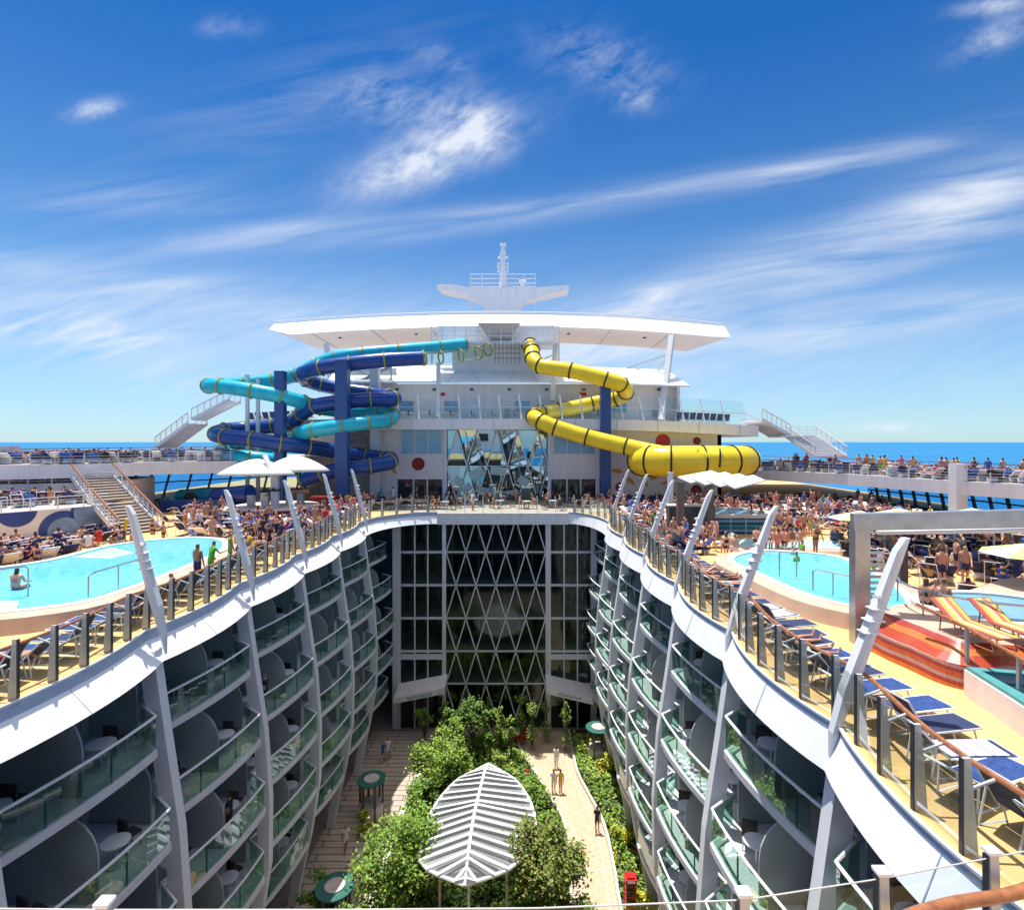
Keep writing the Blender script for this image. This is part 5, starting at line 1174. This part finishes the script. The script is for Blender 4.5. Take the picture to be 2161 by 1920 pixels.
# left
fill([(-30.6,30),(-25.5,30.5),(-24.2,27),(-23.6,24.5),(-28,21.5),(-32,24)],0,R(-120),'before the mural wall',1.35,1.9,.95,.3,avL,.1)
fill([(-27.5,34.5),(-23.5,36),(-22.5,34.5),(-25,31)],0,R(-100),'below the left stairs',1.3,1.9,.9,.3,avL,.3)
fill([(-25.5,40),(-22.5,36),(-18,33.6),(-14.6,33.6),(-13.9,37.5),(-15.5,39),(-22.6,40.5),(-24,46.5),(-28,47)],0,R(170),'beside the round bar',1.1,1.75,.95,.3,avL,.45)
fill([(-15.5,44),(-13,44),(-13,50),(-15.5,50)],0,R(180),'by the tall blue post',1.1,1.6,1.,.3,[],.9)
# terraces
fill([(-40,36),(-36,36),(-31.2,37.7),(-31,40.5),(-36,40.5)],1.73,R(-150),'on the mural terrace',1.2,1.9,.8)
fill([(-43,42),(-37,41.8),(-34,44),(-36,49),(-43,49)],2.98,R(-150),'on the top left terrace',1.5,2.1,.6)
fill([(x-.6,y+.6) for x,y in inL[:5]]+[(-26.5,58),(-38,58),(-41.5,48)],Z16L+.03,R(-160),'on the left upper deck',1.9,2.6,.0,.1)
# right
fill([(17.5,20.5),(29,21.5),(31,28),(26,36),(21,37.5),(19,31),(16.8,29)],0,R(135),'on the right pool deck',1.4,2.0,.9,.35,avR,.12)
fill([(12.4,33.4+5),(20.5,38),(24,40),(20,47),(11,46)],0,R(170),'behind the tiled whirlpool',1.9,2.4,.8,.2,[],.3)
fill([(17.2,24.5),(20,24.5),(19.5,30),(16.8,29.5)],0,R(100),'beyond the kidney pool',1.1,1.7,.95,.3,avR,.3)
fill([(x+.8,y+.5) for x,y in inR[1:5]]+[(38,36),(38,44),(36,54),(30,60)],Z16R+.03,R(160),'on the right upper deck',2.0,2.7,.0,.1)
crowd('far_crowd',[(8.5,38.5),(20,37.5),(31,40),(34,52),(30,56),(9,55)],0,300,['stand','sit','situp','recline','recline','kneeup','lie','situp'],None)
crowd('far_crowd',[(8,29.5),(11.8,30),(12,34),(20,34.5),(20,37.5),(8.5,38.5)],0,40,['stand','walk','sit','situp'],avoid=avR+[[(9,34),(15.2,34),(16,40),(9,40)]])
crowd('far_crowd',[(17.5,21),(30,21),(34,28),(34,40),(21,38),(17.5,30)],0,130,['sit','situp','lie','recline','kneeup'],R(135),avoid=avR)
crowd('far_crowd',[(x+.5,y+.4) for x,y in inR[1:5]]+[(38,36),(38,44),(36,54),(30,60)],Z16R+.03,190,['recline','situp','kneeup','lie','recline','recline','stand'],R(160))
crowd('far_crowd',[(x-.5,y+.5) for x,y in inL[:5]]+[(-26.5,58),(-38,58),(-41.5,48)],Z16L+.03,170,['recline','situp','kneeup','lie','recline','recline'],R(-160))
crowd('far_crowd',[(-25,47),(-24,40),(-20,34.6),(-13.9,34.2),(-13.2,40),(-13,54),(-15.5,54),(-15.8,41),(-22,40)],0,130,['stand','sit','situp','recline','lie','recline','kneeup'],avoid=avL)
crowd('far_crowd',[(-31,30),(-25,33.5),(-22.6,32.5),(-23,25),(-28,21),(-33,25)],0,70,['recline','situp','kneeup','sit'],R(-120),avL)
crowd('far_crowd',[(-40,36.5),(-36,36),(-31.5,38.2),(-31.3,40.5),(-36,40.5)],1.73,22,['recline','situp','kneeup','sit'],R(-150))
crowd('far_crowd',[(-12.5,48.6),(9.5,48.6),(10,55.5),(-12.5,55.5)],.02,26,['sit','sit','stand'])
crowd('far_crowd',[(-16.2,31.8),(-14.3,26.5),(-13.4,27),(-13.6,34),(-16,34)],0,26,['stand','sit','situp','recline'],avoid=[offset(plL,.9)])
# striped sunbeds
for x,y in((11.75,14.45),(12.75,14.4)): put_lounger(x,y,1.0,R(5),'on the mosaic spa terrace',4)
# folded dark chairs on the gallery
for i in range(9):
    x=-27.5+i*.75; put_lounger(x,57,8.45+cz(x*F/57+CX),R(180),'on the left gallery end',3)
for i in range(8): x=19+i*.5 if False else 16.5+i*.7; put_lounger(x,57,8.45+cz(x*F/57+CX),R(180),'on the right gallery end',3)
def cafe_chair():
    e=empty('cafe_chair',(0,0,0),'x','chair','chairs at the outdoor tables'); MB().box((0,0,.45),(.44,.44,.05)).build('seat','wick',e,loc=(0,0,0)); MB().box((0,.22,.72),(.44,.05,.5)).build('backrest','wick',e,loc=(0,0,0))
    l=MB(); [l.box((sx*.19,sy*.19,.22),(.04,.04,.44)) for sx in(-1,1) for sy in(-1,1)]; l.build('legs','fin',e,loc=(0,0,0)); return e
def cafe_table():
    e=empty('cafe_table',(0,0,0),'x','table','round tables on the decks and balconies'); MB().disc((0,0,.7),.38,.035,20).build('table_top','tabletop',e,loc=(0,0,0)); m=MB(); m.tube([V((0,0,.02)),V((0,0,.7))],.035,8); m.disc((0,0,0.004),.22,.03,14); m.build('pedestal','fin',e,loc=(0,0,0)); return e
CC=cafe_chair(); CT=cafe_table(); u2=set()
def put(pr_,x,y,z,rz,l):
    if id(pr_) not in u2: u2.add(id(pr_)); pr_.location=(x,y,z); pr_.rotation_euler=(0,0,rz); pr_['label']=l; return
    dup(pr_,(x,y,z),rz,l)
for i in range(9):
    x=-11.5+i*2.45; y=50.2+random.uniform(-.6,1.6); put(CT,x,y,0,0,'round table on the far deck before the diamond glass')
    for sx in(-1,1):
        put(CC,x+sx*.7,y+.1,0,R(90*sx+180 if False else -90*sx),'dark chair on the far deck before the diamond glass')
        if random.random()<.75 and NPEO[0]<297: person((x+sx*.68,y+.05,-.02),R(90*sx) if False else R(-90*sx),'sit','at a far deck table')
for i in range(10):
    x=-12+i*2.2; put(CT,x,57.6,8.45+cz(x*F/57+CX),0,'table on the upper gallery'); put(CC,x+.7,57.6,8.45+cz(x*F/57+CX),R(90),'dark chair on the upper gallery')
# balcony furniture
for s in(-1,1):
    for li,z in enumerate(LV):
        for k in range(-1,3 if s<0 else 2):
            for t in(.24,.72):
                y=Y0+BAY*k+BAY*t; xe=balx(s,y,z); xt=xe+s*1.0; place=f"on the {['top','second','third','fourth','lowest'][li]} {'left' if s<0 else 'right'} balcony row"
                if abs(xt)>abs(WALL[s])-.5: xt=WALL[s]-s*.6
                put(CT,xt,y,z+.004,0,'small round white table '+place); put(CC,xt+s*.1,y+.75,z+.004,R(180 if random.random()<.5 else 160),'dark wicker chair '+place)
# terrace tables under leaf
for x,y in((-4.4,26.2),(-3.2,25.4),(-.6,26.2),(.3,25.3),(-1.6,25.)):
    t=empty('wooden_table',(x,y,ZP),'brown wooden dining table below the leaf-shaped roof','table','wooden dining tables in the garden'); MB().box((0,0,.74),(1.2,.8,.06)).build('table_top','orange',t,loc=(0,0,0)); l=MB(); [l.box((a*.5,b*.3,.36),(.07,.07,.7)) for a in(-1,1) for b in(-1,1)]; l.build('legs','wood',t,loc=(0,0,0))
    for sx in(-1,1): put(CC,x+sx*.4,y-.7,ZP+.004,R(180),'wooden chair at a garden dining table')
struct(MB().prism([(-12,47.7),(9.6,47.7),(9.6,56.8),(-12,56.8)],.004,.02).build('far_terrace','greydeck'))
for i in range(34):
    x=random.uniform(-12,9.3); y=random.uniform(48.6,55); put(CC,x,y,.02,random.uniform(0,6.28),'dark chair on the far terrace'); 
for s_,k_,li_,t_,lb_ in((-1,1,2,.6,'person in white sitting on a left balcony'),(-1,0,3,.45,'person standing on a lower left balcony'),(1,2,3,.5,'person standing on a right balcony'),(-1,2,1,.3,'person in dark shirt standing on an upper left balcony')):
    y=Y0+BAY*k_+BAY*t_; person((balx(s_,y,LV[li_])+s_*.55,y,LV[li_]+.005),R(90*s_),'stand','','shirt',random.choice(CL[:5]) if 'dark' not in lb_ else CL[4],'people on the balconies',1,lb_.replace('in white sitting','leaning'))
# named people
c_=dict((a,(a,b)) for a,b in CL)
def at(px,py,z=0.): p=P(px,py,z); return (p.x,p.y,z)
def pat(px,py,z,rz,pose,style,col,label,grp=None,sc=1.): return person(at(px,py,z),R(rz),pose,'',style,c_[col],grp,sc,label)
g_='people standing by the left pool'
pat(394,1167,.0,170,'stand','trunks','navy','person with bare back in blue shorts standing at the left pool edge',g_,1.04)
pat(421,1155,.0,150,'lean','shirt','green','person in a bright green vest beside the man in blue shorts',g_)
pat(474,1103,0,-20,'walk','shirt','yellow','person in a yellow top near the left rail',g_)
pat(537,1108,0,180,'stand','shirt','black','person in dark clothes and pale cap on the left deck',g_)
pat(562,1100,0,170,'walk','shirt','navy','person with bare shoulders in dark shorts walking on the left deck',g_)
pat(423,1085,.0,60,'stand','bikini','turquoise','person in turquoise at the far pool edge',g_)
pat(650,1062,0,200,'walk','shirt','red','person in red walking beside the round bar',g_)
pat(30,1200,.12,190,'sit','bikini','pink','person sitting with back turned on the near pool ledge at the left edge',g_)
g_='people in the pools'
for px,py,lb in((326,1092,'swimmer with dark wetsuit at the far end of the left pool'),(262,1115,'swimmer in the left pool by the pale ledge'),(305,1085,'swimmer by the far edge of the left pool')): person(at(px,py,-.62),R(random.uniform(0,360)),'stand','',None,c_['black'],g_,1,lb)
for px,py,lb in((1582,1155,'swimmer with yellow cap by the pool handrail'),(1602,1140,'swimmer in the middle of the kidney pool'),(1590,1172,'swimmer beside the pool handrail'),(1738,1190,'swimmer behind the pergola post')): person(at(px,py,-.68),R(random.uniform(0,360)),'stand','',None,c_['green'],g_,1,lb)
for px,lb in((1868,'bather with dark hair in the mosaic spa'),(1905,'bather with a visor in the mosaic spa'),(1890,'second dark haired bather in the mosaic spa')):
    p=P(px,1222,1.0); person((p.x,p.y+.4,.25),R(random.uniform(90,270)),'stand','',None,c_['black'],g_,1,lb)
g_='people standing near the right pool'
for px,py,z,rz,po,st,co,lb in((1628,1108,0,0,'lean','bikini','black','person bending at the edge of the kidney pool'),(1634,1040,0,30,'stand','trunks','black','tanned person standing behind the paddling pool'),(1674,1042,0,-20,'stand','shirt','red','person in red top and sun hat by the parasols'),(1880,1172,0,160,'stand','trunks','navy','person standing beside the crowded loungers'),(1612,1036,0,10,'stand','trunks','white','person with white shorts behind the paddling pool'),(1470,1115,.15,200,'sit','trunks','white','person sitting on the rim of the kidney pool'),(1450,1110,.15,170,'sit','bikini','black','person with straw hat sitting on the pool rim'),(2030,1185,0,180,'walk','shirt','navy','person in dark shirt at the right edge')): pat(px,py,z,rz,po,st,co,lb,g_)
for i in range(11):
    px=1510+i*9; pat(px,1100-abs(i-5)*.8,.14,180+random.uniform(-30,30),'sit','bikini' if i%2 else 'trunks',random.choice(['black','red','navy','white','pink']),'person sitting in the row on the far rim of the kidney pool','people seated on the far pool rim') if NPEO[0]<330 else None
g_='people walking in the garden'
for px,py,rz,co,st,lb in((1110,1533,180,'white','shirt','person in white walking at the head of the stone path'),(1105,1582,175,'white','shirt','person in white shirt walking on the stone path'),(1119,1583,185,'yellow','shirt','person in a yellow top on the stone path'),(1192,1662,170,'black','shirt','person with dark shorts alone on the stone path'),(690,1700,30,'white','shirt','person in white on the shaded plank path'),(775,1515,200,'white','shirt','person in white near the left garden door'),(765,1522,160,'blue','shirt','person in blue near the left garden door')): pat(px,py,ZP+.03,rz,'walk',st,co,lb,g_)
bpy.data.objects.remove(two); bpy.data.objects.remove(two2); ALL=[o for o in ALL if (lambda x:True)(o)] if False else ALL
# ------------------------------------------------------------------ single out repeated labels
_t=['','first','second','third','fourth','fifth','sixth','seventh','eighth','ninth']
ORD=['','second','third','fourth','fifth','sixth','seventh','eighth','ninth','tenth','eleventh','twelfth','thirteenth','fourteenth','fifteenth','sixteenth','seventeenth','eighteenth','nineteenth','twentieth']+['twenty-'+x for x in _t[1:]]+['thirtieth']+['thirty-'+x for x in _t[1:]]+['fortieth']+['forty-'+x for x in _t[1:]]+['fiftieth']+['fifty-'+x for x in _t[1:]]
by={}
for o in bpy.data.objects:
    if o.parent is None and 'label' in o: by.setdefault(o['label'],[]).append(o)
for lb,os_ in by.items():
    if len(os_)<2: continue
    os_.sort(key=lambda o:o.location.x/max(1,o.location.y))
    if len(os_)<=59:
        for i,o in enumerate(os_):
            o['label']=lb+', '+('leftmost' if i==0 else 'rightmost' if i==len(os_)-1 else ORD[i]+' from left')
    else:
        for o in os_: o['group']=lb.replace(' a ',' ')+' group'
print('persons',NPEO[0],'loungers',NL[0],'objects',len(bpy.data.objects))
